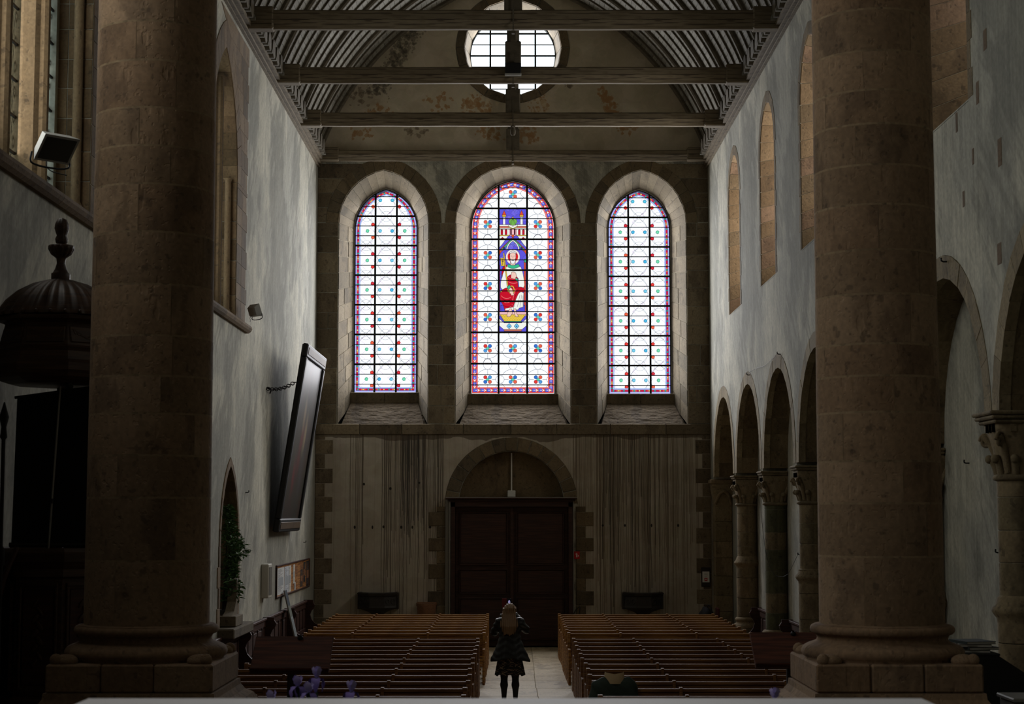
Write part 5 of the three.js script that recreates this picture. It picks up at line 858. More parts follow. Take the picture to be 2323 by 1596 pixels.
// ---------------------------------------------------------------- left wall: painting, board, heater, plant, lights
{
  const H = 3.52, L = 3.2, g = thing('framed_painting', 'huge dark framed painting leaning out from the left wall', 'painting', [-4.37, 2.66, -34.1]);
  const tilt = -Math.atan2(0.52, 3.47), put = (n, geo, m, par = g) => { const o = part(par, n, geo, m); return o; };
  const rot = (geo) => geo.rotateZ(tilt);
  const art = canvasTex(512, 560, (c, w, h) => { c.fillStyle = '#191512'; c.fillRect(0, 0, w, h); for (let i = 0; i < 900; i++) { c.fillStyle = `rgba(${rr(30, 74)},${rr(26, 58)},${rr(20, 46)},${rr(0.05, 0.22)})`; c.beginPath(); c.ellipse(rr(0, w), rr(0, h), rr(4, 60), rr(10, 90), rr(-0.5, 0.5), 0, 7); c.fill(); } for (const [x, y, col, a] of [[0.5, 0.6, '120,26,28', 90], [0.36, 0.75, '112,30,30', 60], [0.62, 0.45, '150,132,96', 46], [0.45, 0.34, '140,120,90', 40], [0.3, 0.5, '70,62,48', 80], [0.7, 0.72, '60,58,66', 70]]) for (let i = 0; i < 50; i++) { c.fillStyle = `rgba(${col},${rr(0.03, 0.12)})`; c.beginPath(); c.ellipse(x * w + rr(-a, a) * 0.5, y * h + rr(-a, a), rr(6, 26), rr(20, 70), rr(-0.4, 0.4), 0, 7); c.fill(); } });
  const canvas = new THREE.PlaneGeometry(L - 0.36, H - 0.5).rotateY(PI / 2).translate(0.045, H / 2, 0); put('canvas', rot(canvas), std({ map: art, roughness: 0.46 }));
  const fr = (y0, y1, z0, z1, d = 0.09) => rot(bevelBox(-0.02, d, y0, y1, z0, z1, 0.02, 1.2)); put('backing', rot(box(-0.03, 0.03, 0.02, H - 0.02, -L / 2 + 0.02, L / 2 - 0.02)), M.black);
  put('frame_bottom', fr(0, 0.25, -L / 2, L / 2), M.black); put('frame_top', fr(H - 0.25, H, -L / 2, L / 2), M.black); put('frame_side', fr(0.25, H - 0.25, -L / 2, -L / 2 + 0.18), M.black); put('frame_side', fr(0.25, H - 0.25, L / 2 - 0.18, L / 2), M.black);
  for (const [y0, y1] of [[0.06, 0.19], [H - 0.19, H - 0.06]]) put('gilt_band', rot(bevelBox(0.085, 0.1, y0, y1, -L / 2 + 0.12, L / 2 - 0.12, 0.006)), std({ color: 0x6d5a42, map: stoneMap, roughness: 0.6 }));
  const hook = V(-4.44, 5.25, -31.9).sub(g.position), end = V(-4.0, 5.42, -32.5).sub(g.position), links = []; for (let i = 0; i < 14; i++) { const t = (i + 0.5) / 14, q = hook.clone().lerp(end, t); links.push(new THREE.TorusGeometry(0.03, 0.008, 5, 10).scale(1.5, 1, 1).rotateX(i % 2 ? PI / 2 : 0).rotateY(0.9).translate(q.x, q.y - 0.06 * Math.sin(t * PI), q.z)); } put('chain', merged(links), M.iron);
  put('wall_hook', tube([V(-0.07, 2.6, 2.2), V(-0.02, 2.6, 2.2), V(0.0, 2.56, 2.2), V(-0.02, 2.5, 2.2)], 0.014, 14, 6), M.iron);
}
{
  const b = thing('notice_board', 'long cork notice board with posters on the left wall near the far corner', 'board', [XL, 1.4, -36.2]), L = 2.72, B = (n, d0, d1, y0, y1, z0, z1, m) => part(b, n, bevelBox(d0, d1, y0, y1, z0, z1, 0.004, 1.2), m), cork = std({ color: 0xcf9852, map: woodMap, roughness: 0.9 });
  B('cork_panel', 0.002, 0.02, 0.02, 0.6, -L, L, cork); for (const q of [[0, 0.03, -L, L], [0.59, 0.62, -L, L], [0.03, 0.59, -L, -L + 0.04], [0.03, 0.59, L - 0.04, L]]) B('frame', 0.0, 0.035, ...q, M.darkWood);
  const print = (seedCol, dark) => std({ map: canvasTex(128, 192, (c, w, h) => { c.fillStyle = seedCol; c.fillRect(0, 0, w, h); for (let i = 0; i < 26; i++) { c.fillStyle = dark ? `rgba(${rr(120, 220)},${rr(90, 170)},${rr(60, 140)},0.6)` : 'rgba(40,40,46,0.55)'; const y = 12 + i * 6.6; c.fillRect(12, y, rr(30, w - 26), rr(1.5, 3)); } c.fillStyle = dark ? '#8a5a3a' : '#9aa0a4'; c.fillRect(20, 70, w - 40, 60); }), roughness: 0.8 });
  const paper = [print('#c9cbc9'), print('#bfc4c8'), print('#d4d2c8'), print('#30241c', true), print('#16191c', true)];
  const P = (z, w, y0, y1, m, lift = 0) => { const g = new THREE.PlaneGeometry(w, y1 - y0).rotateY(PI / 2).translate(0.024 + lift, (y0 + y1) / 2, z); part(b, 'poster', g, m); };
  P(2.1, 1.0, 0.05, 0.56, paper[0]); P(1.2, 0.7, 0.04, 0.56, paper[1]); P(0.72, 0.34, 0.04, 0.56, paper[2]); P(0.05, 0.26, 0.18, 0.56, paper[2]); P(-0.1, 0.2, 0.04, 0.2, paper[0], 0.003); P(-1.25, 0.4, 0.06, 0.42, paper[3]); P(-1.75, 0.34, 0.14, 0.56, paper[4]); P(-2.35, 0.5, 0.03, 0.57, paper[4]);
}
{
  const h = thing('wall_heater', 'grey slatted wall heater between the niche and the notice board', 'heater', [XL, 1.5, -31.75]);
  part(h, 'casing', bevelBox(0.004, 0.14, 0, 0.6, -0.22, 0.22, 0.012), std({ color: 0xb8b5aa, roughness: 0.6 })); for (let i = 0; i < 5; i++) part(h, 'slat', bevelBox(0.138, 0.15, 0.05, 0.55, -0.18 + i * 0.078, -0.13 + i * 0.078, 0.004), M.grey); part(h, 'cable', tube([V(0.02, 0, 0.2), V(0.015, -0.2, 0.19), V(0.02, -0.42, 0.24)], 0.006, 12, 5), M.white);
}
{
  const b = thing('leaning_board', 'tall narrow printed board leaning against the left wall bench', 'board', [-4.13, 0.462, -34.35]), W = 0.36;
  const m = std({ roughness: 0.6, map: canvasTex(128, 384, (c, w, h) => { c.fillStyle = '#8d9494'; c.fillRect(0, 0, w, h); c.fillStyle = '#3c4650'; c.fillRect(0, 0, w, h * 0.28); c.fillStyle = '#6a6f66'; c.fillRect(0, h * 0.28, w, h * 0.2); c.fillStyle = 'rgba(30,34,40,0.6)'; for (let i = 0; i < 26; i++) c.fillRect(12, h * 0.52 + i * 6.5, rr(50, 104), 2.4); }) });
  const g = new THREE.BoxGeometry(0.02, 1.08, W).translate(0, 0.54, 0).rotateZ(0.235); part(b, 'board', g, m); part(b, 'edge', new THREE.BoxGeometry(0.026, 1.09, 0.012).translate(0, 0.545, W / 2).rotateZ(0.235), M.grey);
}
{
  const v = thing('stone_stand', 'pale crescent-shaped stone stand at the foot of the niche', 'stand', [-4.45, 1.265, -27.75]);
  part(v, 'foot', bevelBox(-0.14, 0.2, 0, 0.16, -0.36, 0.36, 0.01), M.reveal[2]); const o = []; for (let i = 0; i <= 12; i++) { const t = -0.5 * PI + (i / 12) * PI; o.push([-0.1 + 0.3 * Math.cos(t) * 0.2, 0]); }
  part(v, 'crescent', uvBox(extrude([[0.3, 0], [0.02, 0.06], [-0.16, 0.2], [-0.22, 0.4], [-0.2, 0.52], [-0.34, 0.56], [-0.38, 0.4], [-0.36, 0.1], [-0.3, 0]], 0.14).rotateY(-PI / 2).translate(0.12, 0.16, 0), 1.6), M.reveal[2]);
  const sh = thing('niche_shrub', 'tall dark green leafy shrub standing in the pointed wall niche', 'plant', [-4.56, 1.27, -28.15]);
  part(sh, 'pot', lathe([[0.001, 0], [0.1, 0], [0.13, 0.2], [0.14, 0.22], [0.12, 0.22], [0.11, 0.19]], 16), M.grey);
  const leaf = new THREE.BufferGeometry(); leaf.setAttribute('position', new THREE.Float32BufferAttribute([0, 0, 0, -0.022, 0.01, 0.05, 0, 0, 0.11, 0, 0, 0, 0, 0, 0.11, 0.022, 0.01, 0.05], 3)); leaf.computeVertexNormals();
  const stems = [], leaves = new THREE.InstancedMesh(leaf, std({ color: 0x4a6a3a, roughness: 0.45, side: THREE.DoubleSide }), 1500); leaves.name = 'foliage'; leaves.userData.kind = 'stuff'; leaves.castShadow = true;
  const Mx = new THREE.Matrix4(), Q = new THREE.Quaternion(), E = new THREE.Euler(); for (let i = 0; i < 1500; i++) { const t = rnd(), a = rr(0, 6.28), w = 0.07 + 0.36 * Math.sin(Math.min(1, (1 - t) * 1.15) * 2.4) * (0.7 + 0.3 * Math.sin(t * 14)), d = w * Math.sqrt(rnd()); E.set(rr(-0.9, 0.7), rr(0, 6.28), rr(-0.5, 0.5)); Q.setFromEuler(E); Mx.compose(V(0.02 + Math.abs(d * Math.cos(a)) * 0.8, 0.35 + t * 1.5, d * Math.sin(a)), Q, V(1, 1, 1).multiplyScalar(rr(0.6, 1.15))); leaves.setMatrixAt(i, Mx); }
  sh.add(leaves); for (let i = 0; i < 6; i++) { const a = i * 1.05; part(sh, 'stem', tube([V(0.03 * Math.cos(a), 0.15, 0.03 * Math.sin(a)), V(0.06 + 0.04 * Math.cos(a), 0.8, 0.09 * Math.sin(a)), V(0.08 + 0.05 * Math.cos(a), 1.4 + 0.06 * i, 0.12 * Math.sin(a))], 0.01, 10, 5), M.darkWood); }
}
function floodlight(x, y, z, s, label, turn, tilt) {
  const g = thing('floodlight', label, 'lamp', [x, y, z], turn); const q = (geo) => geo.scale(s, s, s);
  const bd = part(g, 'housing', q(uvBox(tri([[-0.19, 0, 0.03], [0.19, 0, 0.03], [0.19, 0.3, 0.03], [-0.19, 0.3, 0.03], [-0.15, 0.05, -0.1], [0.15, 0.05, -0.1], [0.15, 0.25, -0.1], [-0.15, 0.25, -0.1]].map((v) => V(...v)), [[0, 1, 2, 3], [7, 6, 5, 4], [0, 4, 5, 1], [1, 5, 6, 2], [2, 6, 7, 3], [3, 7, 4, 0]]), 1.2).rotateX(tilt).translate(0, 0.06, 0)), M.zinc);
  part(bd, 'lens', q(new THREE.PlaneGeometry(0.33, 0.25).translate(0, 0.15, 0.034).rotateX(tilt).translate(0, 0.06, 0)), std({ color: 0x14161a, roughness: 0.15 }), 'dark unlit lamp glass');
  part(g, 'bracket', q(merged([tube([V(-0.2, 0.12, 0), V(-0.21, 0.02, 0), V(-0.1, -0.01, 0), V(0.1, -0.01, 0), V(0.21, 0.02, 0), V(0.2, 0.12, 0)], 0.01, 24, 6)])), M.iron); part(g, 'cable', q(tube([V(0.02, 0.1, -0.1), V(0.06, 0.03, -0.16), V(0.1, -0.02, -0.12), V(0.22, -0.05, -0.05)], 0.006, 16, 5)), M.black);
}
floodlight(-4.25, 6.19, -16.0, 0.95, 'grey floodlight on the ledge above the pulpit', 0.8, 0.75);
floodlight(-4.18, 6.17, -28.75, 0.7, 'small floodlight at the far end of the ledge, right of the left column', 2.3, -0.35);

// ---------------------------------------------------------------- west wall fittings
for (const [x, label, w] of [[-3.0, 'dark octagonal holy water basin on the wall left of the door', 0.5], [2.93, 'dark octagonal holy water basin on the wall right of the door', 0.5]]) {
  const f = thing('holy_water_basin', label, 'basin', [x, 0, -39.825]), P = [[0.001, 0.55], [0.12, 0.56], [0.15, 0.66], [0.13, 0.74], [0.22, 0.8], [0.4, 0.86], [0.45, 0.9], [0.44, 0.94], [0.43, 1.14], [0.47, 1.17], [0.5, 1.22], [0.47, 1.24], [0.4, 1.24], [0.34, 1.14], [0.001, 1.1]];
  const g = new THREE.LatheGeometry(P.map(([r, y]) => new THREE.Vector2(r, y)), 5, -0.625 * PI, 1.25 * PI).toNonIndexed(); g.computeVertexNormals(); part(f, 'bowl', uvBox(g.scale(1, 1, 0.8), 1.6), M.fontStone);
  const back = bevelBox(-0.46, 0.46, 0.86, 1.22, -0.16, 0.0, 0.004); part(f, 'back_plate', back, M.fontStone);
  for (const a of [-0.785, 0.785]) for (const q of [-0.08, 0.08]) part(f, 'roundel', new THREE.TorusGeometry(0.05, 0.014, 6, 14).translate(q, 1.04, 0.405).rotateY(a).scale(1, 1, 0.8), M.fontStone);
  part(f, 'corbel', bevelBox(-0.09, 0.09, 0, 0.58, -0.14, 0.1, 0.02), M.fontStone);
}
{
  const s = thing('fire_sign', 'small red fire extinguisher sign on the stones right of the door', 'sign', [1.46, 1.97, -39.955]);
  part(s, 'plate', new THREE.BoxGeometry(0.13, 0.17, 0.006).translate(0, 0.085, 0), std({ color: 0xb01218, roughness: 0.5 }));
  part(s, 'pictogram', new THREE.PlaneGeometry(0.12, 0.16).translate(0, 0.085, 0.0045), std({ roughness: 0.5, map: canvasTex(96, 128, (c) => { c.fillStyle = '#c0161c'; c.fillRect(0, 0, 96, 128); c.fillStyle = '#f2e8e4'; c.beginPath(); c.roundRect(36, 40, 22, 62, 8); c.fill(); c.fillRect(42, 28, 10, 14); c.strokeStyle = '#f2e8e4'; c.lineWidth = 5; c.beginPath(); c.moveTo(48, 30); c.quadraticCurveTo(26, 24, 24, 56); c.stroke(); c.beginPath(); c.moveTo(72, 90); c.quadraticCurveTo(64, 70, 74, 56); c.quadraticCurveTo(86, 72, 80, 92); c.fill(); }) }));
  const e = thing('fire_extinguisher', 'fire extinguisher with a black looped hose beside the door', 'extinguisher', [1.43, 0, -39.5]);
  part(e, 'cylinder', lathe([[0.001, 0], [0.075, 0.01], [0.08, 0.05], [0.08, 0.5], [0.06, 0.57], [0.025, 0.6], [0.025, 0.66]], 18), std({ color: 0x9c1216, roughness: 0.35 })); part(e, 'valve', bevelBox(-0.03, 0.06, 0.65, 0.7, -0.02, 0.02, 0.006), M.black); part(e, 'hose', tube([V(-0.02, 0.66, 0), V(-0.07, 0.72, 0.02), V(-0.03, 0.84, 0.02), V(0.06, 0.93, 0.01), V(0.08, 0.9, 0), V(0.06, 0.76, 0), V(0.03, 0.66, 0.01)], 0.011, 40, 6), M.black);
}
{
  const n = thing('notice_plaque', 'dark plaque with a white paper and a red square, right end of end wall', 'sign', [4.36, 1.35, -39.97]);
  part(n, 'board', bevelBox(-0.1, 0.1, 0, 0.43, 0, 0.03, 0.006), M.blackWood); part(n, 'paper', new THREE.PlaneGeometry(0.16, 0.24).translate(0, 0.22, 0.032), std({ roughness: 0.7, map: canvasTex(96, 144, (c) => { c.fillStyle = '#dcdad4'; c.fillRect(0, 0, 96, 144); c.fillStyle = '#777'; for (const [y, w] of [[22, 50], [34, 40], [46, 54], [62, 36]]) c.fillRect(48 - w / 2, y, w, 3); c.fillStyle = '#b01c20'; c.fillRect(28, 84, 40, 44); c.fillStyle = '#e8d8d4'; c.fillRect(38, 96, 20, 16); }) }));
  const c = thing('conduit', 'pale cable conduit dropping to a white box above the door', 'conduit', [-0.01, 3.38, -40.24]); part(c, 'pipe', box(-0.014, 0.014, 0.1, 0.98, 0, 0.03), M.white); part(c, 'junction_box', bevelBox(-0.09, 0.09, -0.02, 0.13, 0.0, 0.09, 0.01), M.white);
  const k = thing('stone_stoup', 'worn pinkish stone stoup low on the wall left of the door', 'stoup', [-1.92, 0.55, -39.985]); part(k, 'bowl', uvBox(lathe([[0.001, 0], [0.1, 0.02], [0.19, 0.14], [0.21, 0.28], [0.22, 0.42], [0.19, 0.44], [0.15, 0.34], [0.001, 0.3]], 16, 1.6, -PI / 2, PI / 2).toNonIndexed(), 1.6), bumped(0xa87f66, stoneMap, stoneBump, 0.01)); part(k, 'slab', bevelBox(-0.23, 0.23, 0.36, 0.46, 0.0, 0.05, 0.02), bumped(0xa0785f, stoneMap, stoneBump, 0.01));
}
// ---------------------------------------------------------------- right side
{
  const ch = thing('red_chair', 'dark red padded chair in the far right corner behind the pews', 'chair', [4.28, 0, -38.75]), red = std({ color: 0x4d1512, roughness: 0.8 }); part(ch, 'seat', bevelBox(-0.22, 0.22, 0.42, 0.48, -0.22, 0.22, 0.02), red); part(ch, 'backrest', bevelBox(0.17, 0.22, 0.5, 0.95, -0.22, 0.22, 0.02), red); for (const [a, b] of [[-0.19, -0.19], [0.19, -0.19], [-0.19, 0.19], [0.19, 0.19]]) part(ch, 'leg', bevelBox(a - 0.02, a + 0.02, 0, 0.42, b - 0.02, b + 0.02, 0.004), M.black);
  const bg = thing('backpack', 'black backpack lying on the dark red chair in the far right corner', 'bag', [4.22, 0.485, -38.72]), bl = std({ color: 0x0d0d10, roughness: 0.8 });
  const s = new THREE.SphereGeometry(0.2, 20, 14); const sp = s.attributes.position; for (let i = 0; i < sp.count; i++) { const a = V().fromBufferAttribute(sp, i), k = 1 + 0.12 * Math.sin(a.x * 30) * Math.cos(a.y * 22 + a.z * 18); sp.setXYZ(i, a.x * 0.8 * k, a.y * 1.2 * k + 0.24, a.z * 1.0 * k); } s.computeVertexNormals(); part(bg, 'sack', s, bl); part(bg, 'pocket', new THREE.SphereGeometry(0.11, 14, 10).scale(0.8, 1, 0.6).translate(-0.03, 0.17, 0.18), bl); part(bg, 'strap', tube([V(0, 0.44, 0.05), V(0.05, 0.52, 0.08), V(0.1, 0.46, 0.12), V(0.1, 0.3, 0.17)], 0.014, 20, 6), bl);
}
for (const [z, y, l] of [[-29.35, 5.65, 'small iron hook at the crown of the arch over the second wall bench'], [-18.05, 5.6, 'small iron hook at the crown of the arch right of the big column'], [-33.2, 5.6, 'small iron hook at the crown of the arch over the first wall bench']]) { const h = thing('iron_hook', l, 'hook', [XR - 0.008, y, z], 0, 'iron hooks along the right wall'); part(h, 'hook', tube([V(0, 0, 0), V(-0.04, 0, 0), V(-0.06, 0.014, 0), V(-0.06, 0.04, 0)], 0.009, 14, 6), M.iron); }
for (const [z, y, l] of [[-19.0, 3.55, 'small hook high on the plaster beside the near capital'], [-17.85, 2.62, 'left one of two small hooks on plaster right of the big column'], [-17.55, 2.62, 'right one of two small hooks on plaster right of the big column'], [-30.2, 2.3, 'hook on the plaster right of the greenish arcade column']]) { const h = thing('iron_hook', l, 'hook', [XIN, y, z], 0, 'iron hooks along the right wall'); part(h, 'hook', tube([V(0, 0, 0), V(-0.035, 0, 0), V(-0.055, 0.008, 0), V(-0.055, 0.036, 0)], 0.008, 14, 6), M.iron); }
for (const [y, z, l] of [[3.35, -29.6, 'single small hook on plaster right of the niche point'], [2.35, -29.45, 'left hook of the pair beside the niche shrub'], [2.36, -29.85, 'right hook of the pair beside the niche shrub'], [2.38, -37.9, 'small hook under the far lower corner of the painting']]) { const h = thing('iron_hook', l, 'hook', [XL, y, z], 0, 'iron hooks along the left wall'); part(h, 'hook', tube([V(0, 0, 0), V(0.035, 0, 0), V(0.055, 0.008, 0), V(0.055, 0.036, 0)], 0.008, 14, 6), M.iron); }
{
  const w = thing('hanging_wire', 'thin wire slung from capital of the greenish arcade column to a wall hook', 'wire', [4.42, 3.7, -31.5]); part(w, 'wire', tube([V(0.02, -0.02, 0.02), V(-0.02, -0.7, 0.25), V(0.02, -1.4, 0.5), V(0.12, -1.75, 0.75), V(0.3, -1.75, 1.0), V(0.46, -1.37, 1.3)], 0.0035, 50, 5), M.iron);
  const v = thing('hanging_wire', 'thin wire running along the wall from one arch crown hook to the next', 'wire', [XR - 0.06, 5.62, -33.2]); part(v, 'wire', tube([V(0, 0, 0), V(0.03, 0.02, 1.0), V(0.03, -0.02, 2.2), V(0, 0.02, 3.6)], 0.0035, 30, 5), M.iron);
}
{
  const p = thing('keyboard_case', 'black upright keyboard instrument behind the big right column', 'piano', [4.05, 1.0, -14.9]); part(p, 'case', extrude([[-0.36, 0], [-0.36, 0.85], [-0.05, 0.85], [0.3, 0.62], [0.4, 0.6], [0.4, 0]], 0.5).translate(0, 0, -0.25), M.black); part(p, 'lid', bevelBox(-0.37, -0.04, 0.85, 0.87, -0.26, 0.26, 0.006), M.black);
  const col = [0x5a5850, 0x2c3230, 0x6a675c, 0x1d2a2a]; for (let i = 0; i < 4; i++) { const b = thing('music_book', ['lowest book of the stack on the black keyboard', 'second book from the bottom of the stack on the black keyboard', 'third book from the bottom of the stack on the black keyboard', 'topmost book of the stack on the black keyboard'][i], 'book', [3.86 + rr(-0.03, 0.03), 1.8705 + i * 0.0231, -14.88], rr(-0.25, 0.25), 'music books on the keyboard'); part(b, 'pages', box(-0.125, 0.128, 0.003, 0.019, -0.16, 0.16), M.white); part(b, 'cover', merged([box(-0.13, 0.13, 0, 0.003, -0.165, 0.165), box(-0.13, 0.13, 0.0192, 0.0225, -0.165, 0.165), box(-0.132, -0.128, 0, 0.0225, -0.165, 0.165)]), std({ color: col[i], roughness: 0.7 })); }
  const k = thing('low_cabinet', 'low pale grey cabinet at the bottom right corner beside the column', 'cabinet', [3.72, 1.0, -12.7]); part(k, 'body', bevelBox(-0.2, 0.2, 0, 0.7, -0.2, 0.2, 0.008), M.grey); part(k, 'top', bevelBox(-0.22, 0.22, 0.7, 0.73, -0.22, 0.22, 0.008), M.grey); part(k, 'door', bevelBox(-0.17, 0.17, 0.06, 0.66, 0.2, 0.215, 0.006), M.grey);
}
// ---------------------------------------------------------------- irises below the altar
{
  const petal = (w, out, up, droop) => { const pos = [], idx = []; for (let j = 0; j <= 8; j++) for (let i = 0; i <= 4; i++) { const t = j / 8, s = i / 2 - 1, hw = w * Math.sin(0.35 + t * 2.6) * (1 + 0.06 * Math.sin(s * 9 + t * 14)); pos.push(s * hw, up * t - droop * t * t + 0.25 * hw * s * s, out * Math.sin(t * 2.2) + 0.004 * Math.sin(t * 17 + s * 4)); if (i && j) { const a = (j - 1) * 5 + i - 1; idx.push(a, a + 1, a + 6, a, a + 6, a + 5); } } const g = new THREE.BufferGeometry(); g.setAttribute('position', new THREE.Float32BufferAttribute(pos, 3)); g.setIndex(idx); g.computeVertexNormals(); return g; };
  const vio = new THREE.MeshPhysicalMaterial({ color: 0x8c7ac8, roughness: 0.8, side: THREE.DoubleSide }), pale = new THREE.MeshPhysicalMaterial({ color: 0xb4a8e0, roughness: 0.8, side: THREE.DoubleSide }), green = std({ color: 0x3c4f2a, roughness: 0.7 });
  const vase = (x, z, label) => { const v = thing('flower_vase', label, 'vase', [x, 1.0, z]); part(v, 'body', lathe([[0.001, 0], [0.1, 0], [0.13, 0.12], [0.09, 0.32], [0.07, 0.4], [0.085, 0.42], [0.07, 0.41], [0.055, 0.38]], 20), M.grey); };
  vase(-1.0, -9.5, 'vase of irises below the altar at left'); vase(1.32, -9.5, 'vase holding the single iris below the altar at right');
  const spots = [[-1.14, 2.1, 'leftmost open purple iris below the left lectern'], [-1.03, 2.155, 'tallest purple iris right of the left lectern post'], [-1.06, 2.085, 'lower purple iris under the tallest bloom'], [-0.83, 2.1, 'purple iris standing apart right of the left lectern'], [-1.23, 2.06, 'purple iris low beside the left lectern post'], [1.33, 2.08, 'single purple iris left of the big right column']];
  spots.forEach(([x, y, label], k) => {
    const f = thing('iris_flower', label, 'flower', [x, y, -9.5 + 0.09 * k], rr(0, 6), 'irises below the altar'), bx = (k < 5 ? -1.0 : 1.32) - x, turn = -f.rotation.y, base = V(bx * Math.cos(turn) , -0.75, -bx * Math.sin(turn) * -1);
    f.rotation.y = 0; part(f, 'stem', tube([V(bx * 0.9, 1.36 - y, -0.09 * k), V(bx * 0.4, -0.35, 0), V(0, 0, 0)], 0.006, 14, 6), green);
    for (let i = 0; i < 3; i++) { const a = (i * 2 * PI) / 3 + k; part(f, 'standard', petal(0.02, 0.02, 0.074, 0.012).rotateY(a), pale); part(f, 'fall', petal(0.025, 0.038, 0.014, 0.085).rotateY(a + 1.05), vio); }
    part(f, 'bud_sheath', new THREE.SphereGeometry(0.011, 8, 6).scale(1, 2, 1).translate(0, -0.012, 0), green);
  });
}

// ---------------------------------------------------------------- woman taking a picture in the aisle, coat on a pew
function surfaceNets(f, lo, hi, cell) {
  const n = [0, 1, 2].map((i) => Math.ceil((hi[i] - lo[i]) / cell) + 1), [nx, ny, nz] = n, F = new Float32Array(nx * ny * nz), at = (i, j, k) => i + nx * (j + ny * k);
  for (let k = 0; k < nz; k++) for (let j = 0; j < ny; j++) for (let i = 0; i < nx; i++) F[at(i, j, k)] = f(lo[0] + i * cell, lo[1] + j * cell, lo[2] + k * cell);
  const id = new Int32Array(nx * ny * nz).fill(-1), pos = [], idx = [];
  for (let k = 0; k < nz - 1; k++) for (let j = 0; j < ny - 1; j++) for (let i = 0; i < nx - 1; i++) {
    let m = 0, s = [0, 0, 0], c = 0; const v = []; for (let q = 0; q < 8; q++) { const x = F[at(i + (q & 1), j + ((q >> 1) & 1), k + (q >> 2))]; v.push(x); if (x < 0) m++; }
    if (!m || m === 8) continue;
    for (const [a, b] of [[0, 1], [2, 3], [4, 5], [6, 7], [0, 2], [1, 3], [4, 6], [5, 7], [0, 4], [1, 5], [2, 6], [3, 7]]) if (v[a] < 0 !== v[b] < 0) { const t = v[a] / (v[a] - v[b]), A = [a & 1, (a >> 1) & 1, a >> 2], B = [b & 1, (b >> 1) & 1, b >> 2]; for (let d = 0; d < 3; d++) s[d] += A[d] + t * (B[d] - A[d]); c++; }
    id[at(i, j, k)] = pos.length / 3; pos.push(lo[0] + (i + s[0] / c) * cell, lo[1] + (j + s[1] / c) * cell, lo[2] + (k + s[2] / c) * cell);
  }
  const quad = (a, b, c, d, flip) => { if (a < 0 || b < 0 || c < 0 || d < 0) return; flip ? idx.push(a, c, b, a, d, c) : idx.push(a, b, c, a, c, d); };
  for (let k = 1; k < nz - 1; k++) for (let j = 1; j < ny - 1; j++) for (let i = 1; i < nx - 1; i++) {
    const v = F[at(i, j, k)] < 0;
    if (v !== F[at(i + 1, j, k)] < 0) quad(id[at(i, j - 1, k - 1)], id[at(i, j, k - 1)], id[at(i, j, k)], id[at(i, j - 1, k)], !v);
    if (v !== F[at(i, j + 1, k)] < 0) quad(id[at(i - 1, j, k - 1)], id[at(i - 1, j, k)], id[at(i, j, k)], id[at(i, j, k - 1)], !v);
    if (v !== F[at(i, j, k + 1)] < 0) quad(id[at(i - 1, j - 1, k)], id[at(i, j - 1, k)], id[at(i, j, k)], id[at(i - 1, j, k)], !v);
  }
  const g = new THREE.BufferGeometry(); g.setAttribute('position', new THREE.Float32BufferAttribute(pos, 3)); g.setIndex(idx); g.computeVertexNormals();
  const uv = new Float32Array((pos.length / 3) * 2); for (let i = 0; i < pos.length / 3; i++) { uv[2 * i] = (pos[3 * i] + pos[3 * i + 2]) / 0.4; uv[2 * i + 1] = pos[3 * i + 1] / 0.4; } g.setAttribute('uv', new THREE.BufferAttribute(uv, 2)); return g;
}
const cap = (x, y, z, a, b, ra, rb) => { const bx = b[0] - a[0], by = b[1] - a[1], bz = b[2] - a[2], px = x - a[0], py = y - a[1], pz = z - a[2], t = clamp((px * bx + py * by + pz * bz) / (bx * bx + by * by + bz * bz), 0, 1); return Math.hypot(px - bx * t, py - by * t, pz - bz * t) - lerp(ra, rb, t); };
const ell = (x, y, z, c, r) => { const q = Math.hypot((x - c[0]) / r[0], (y - c[1]) / r[1], (z - c[2]) / r[2]); return (q - 1) * Math.min(...r); };
const smin = (a, b, k) => { const h = clamp(0.5 + (0.5 * (b - a)) / k, 0, 1); return lerp(b, a, h) - k * h * (1 - h); };
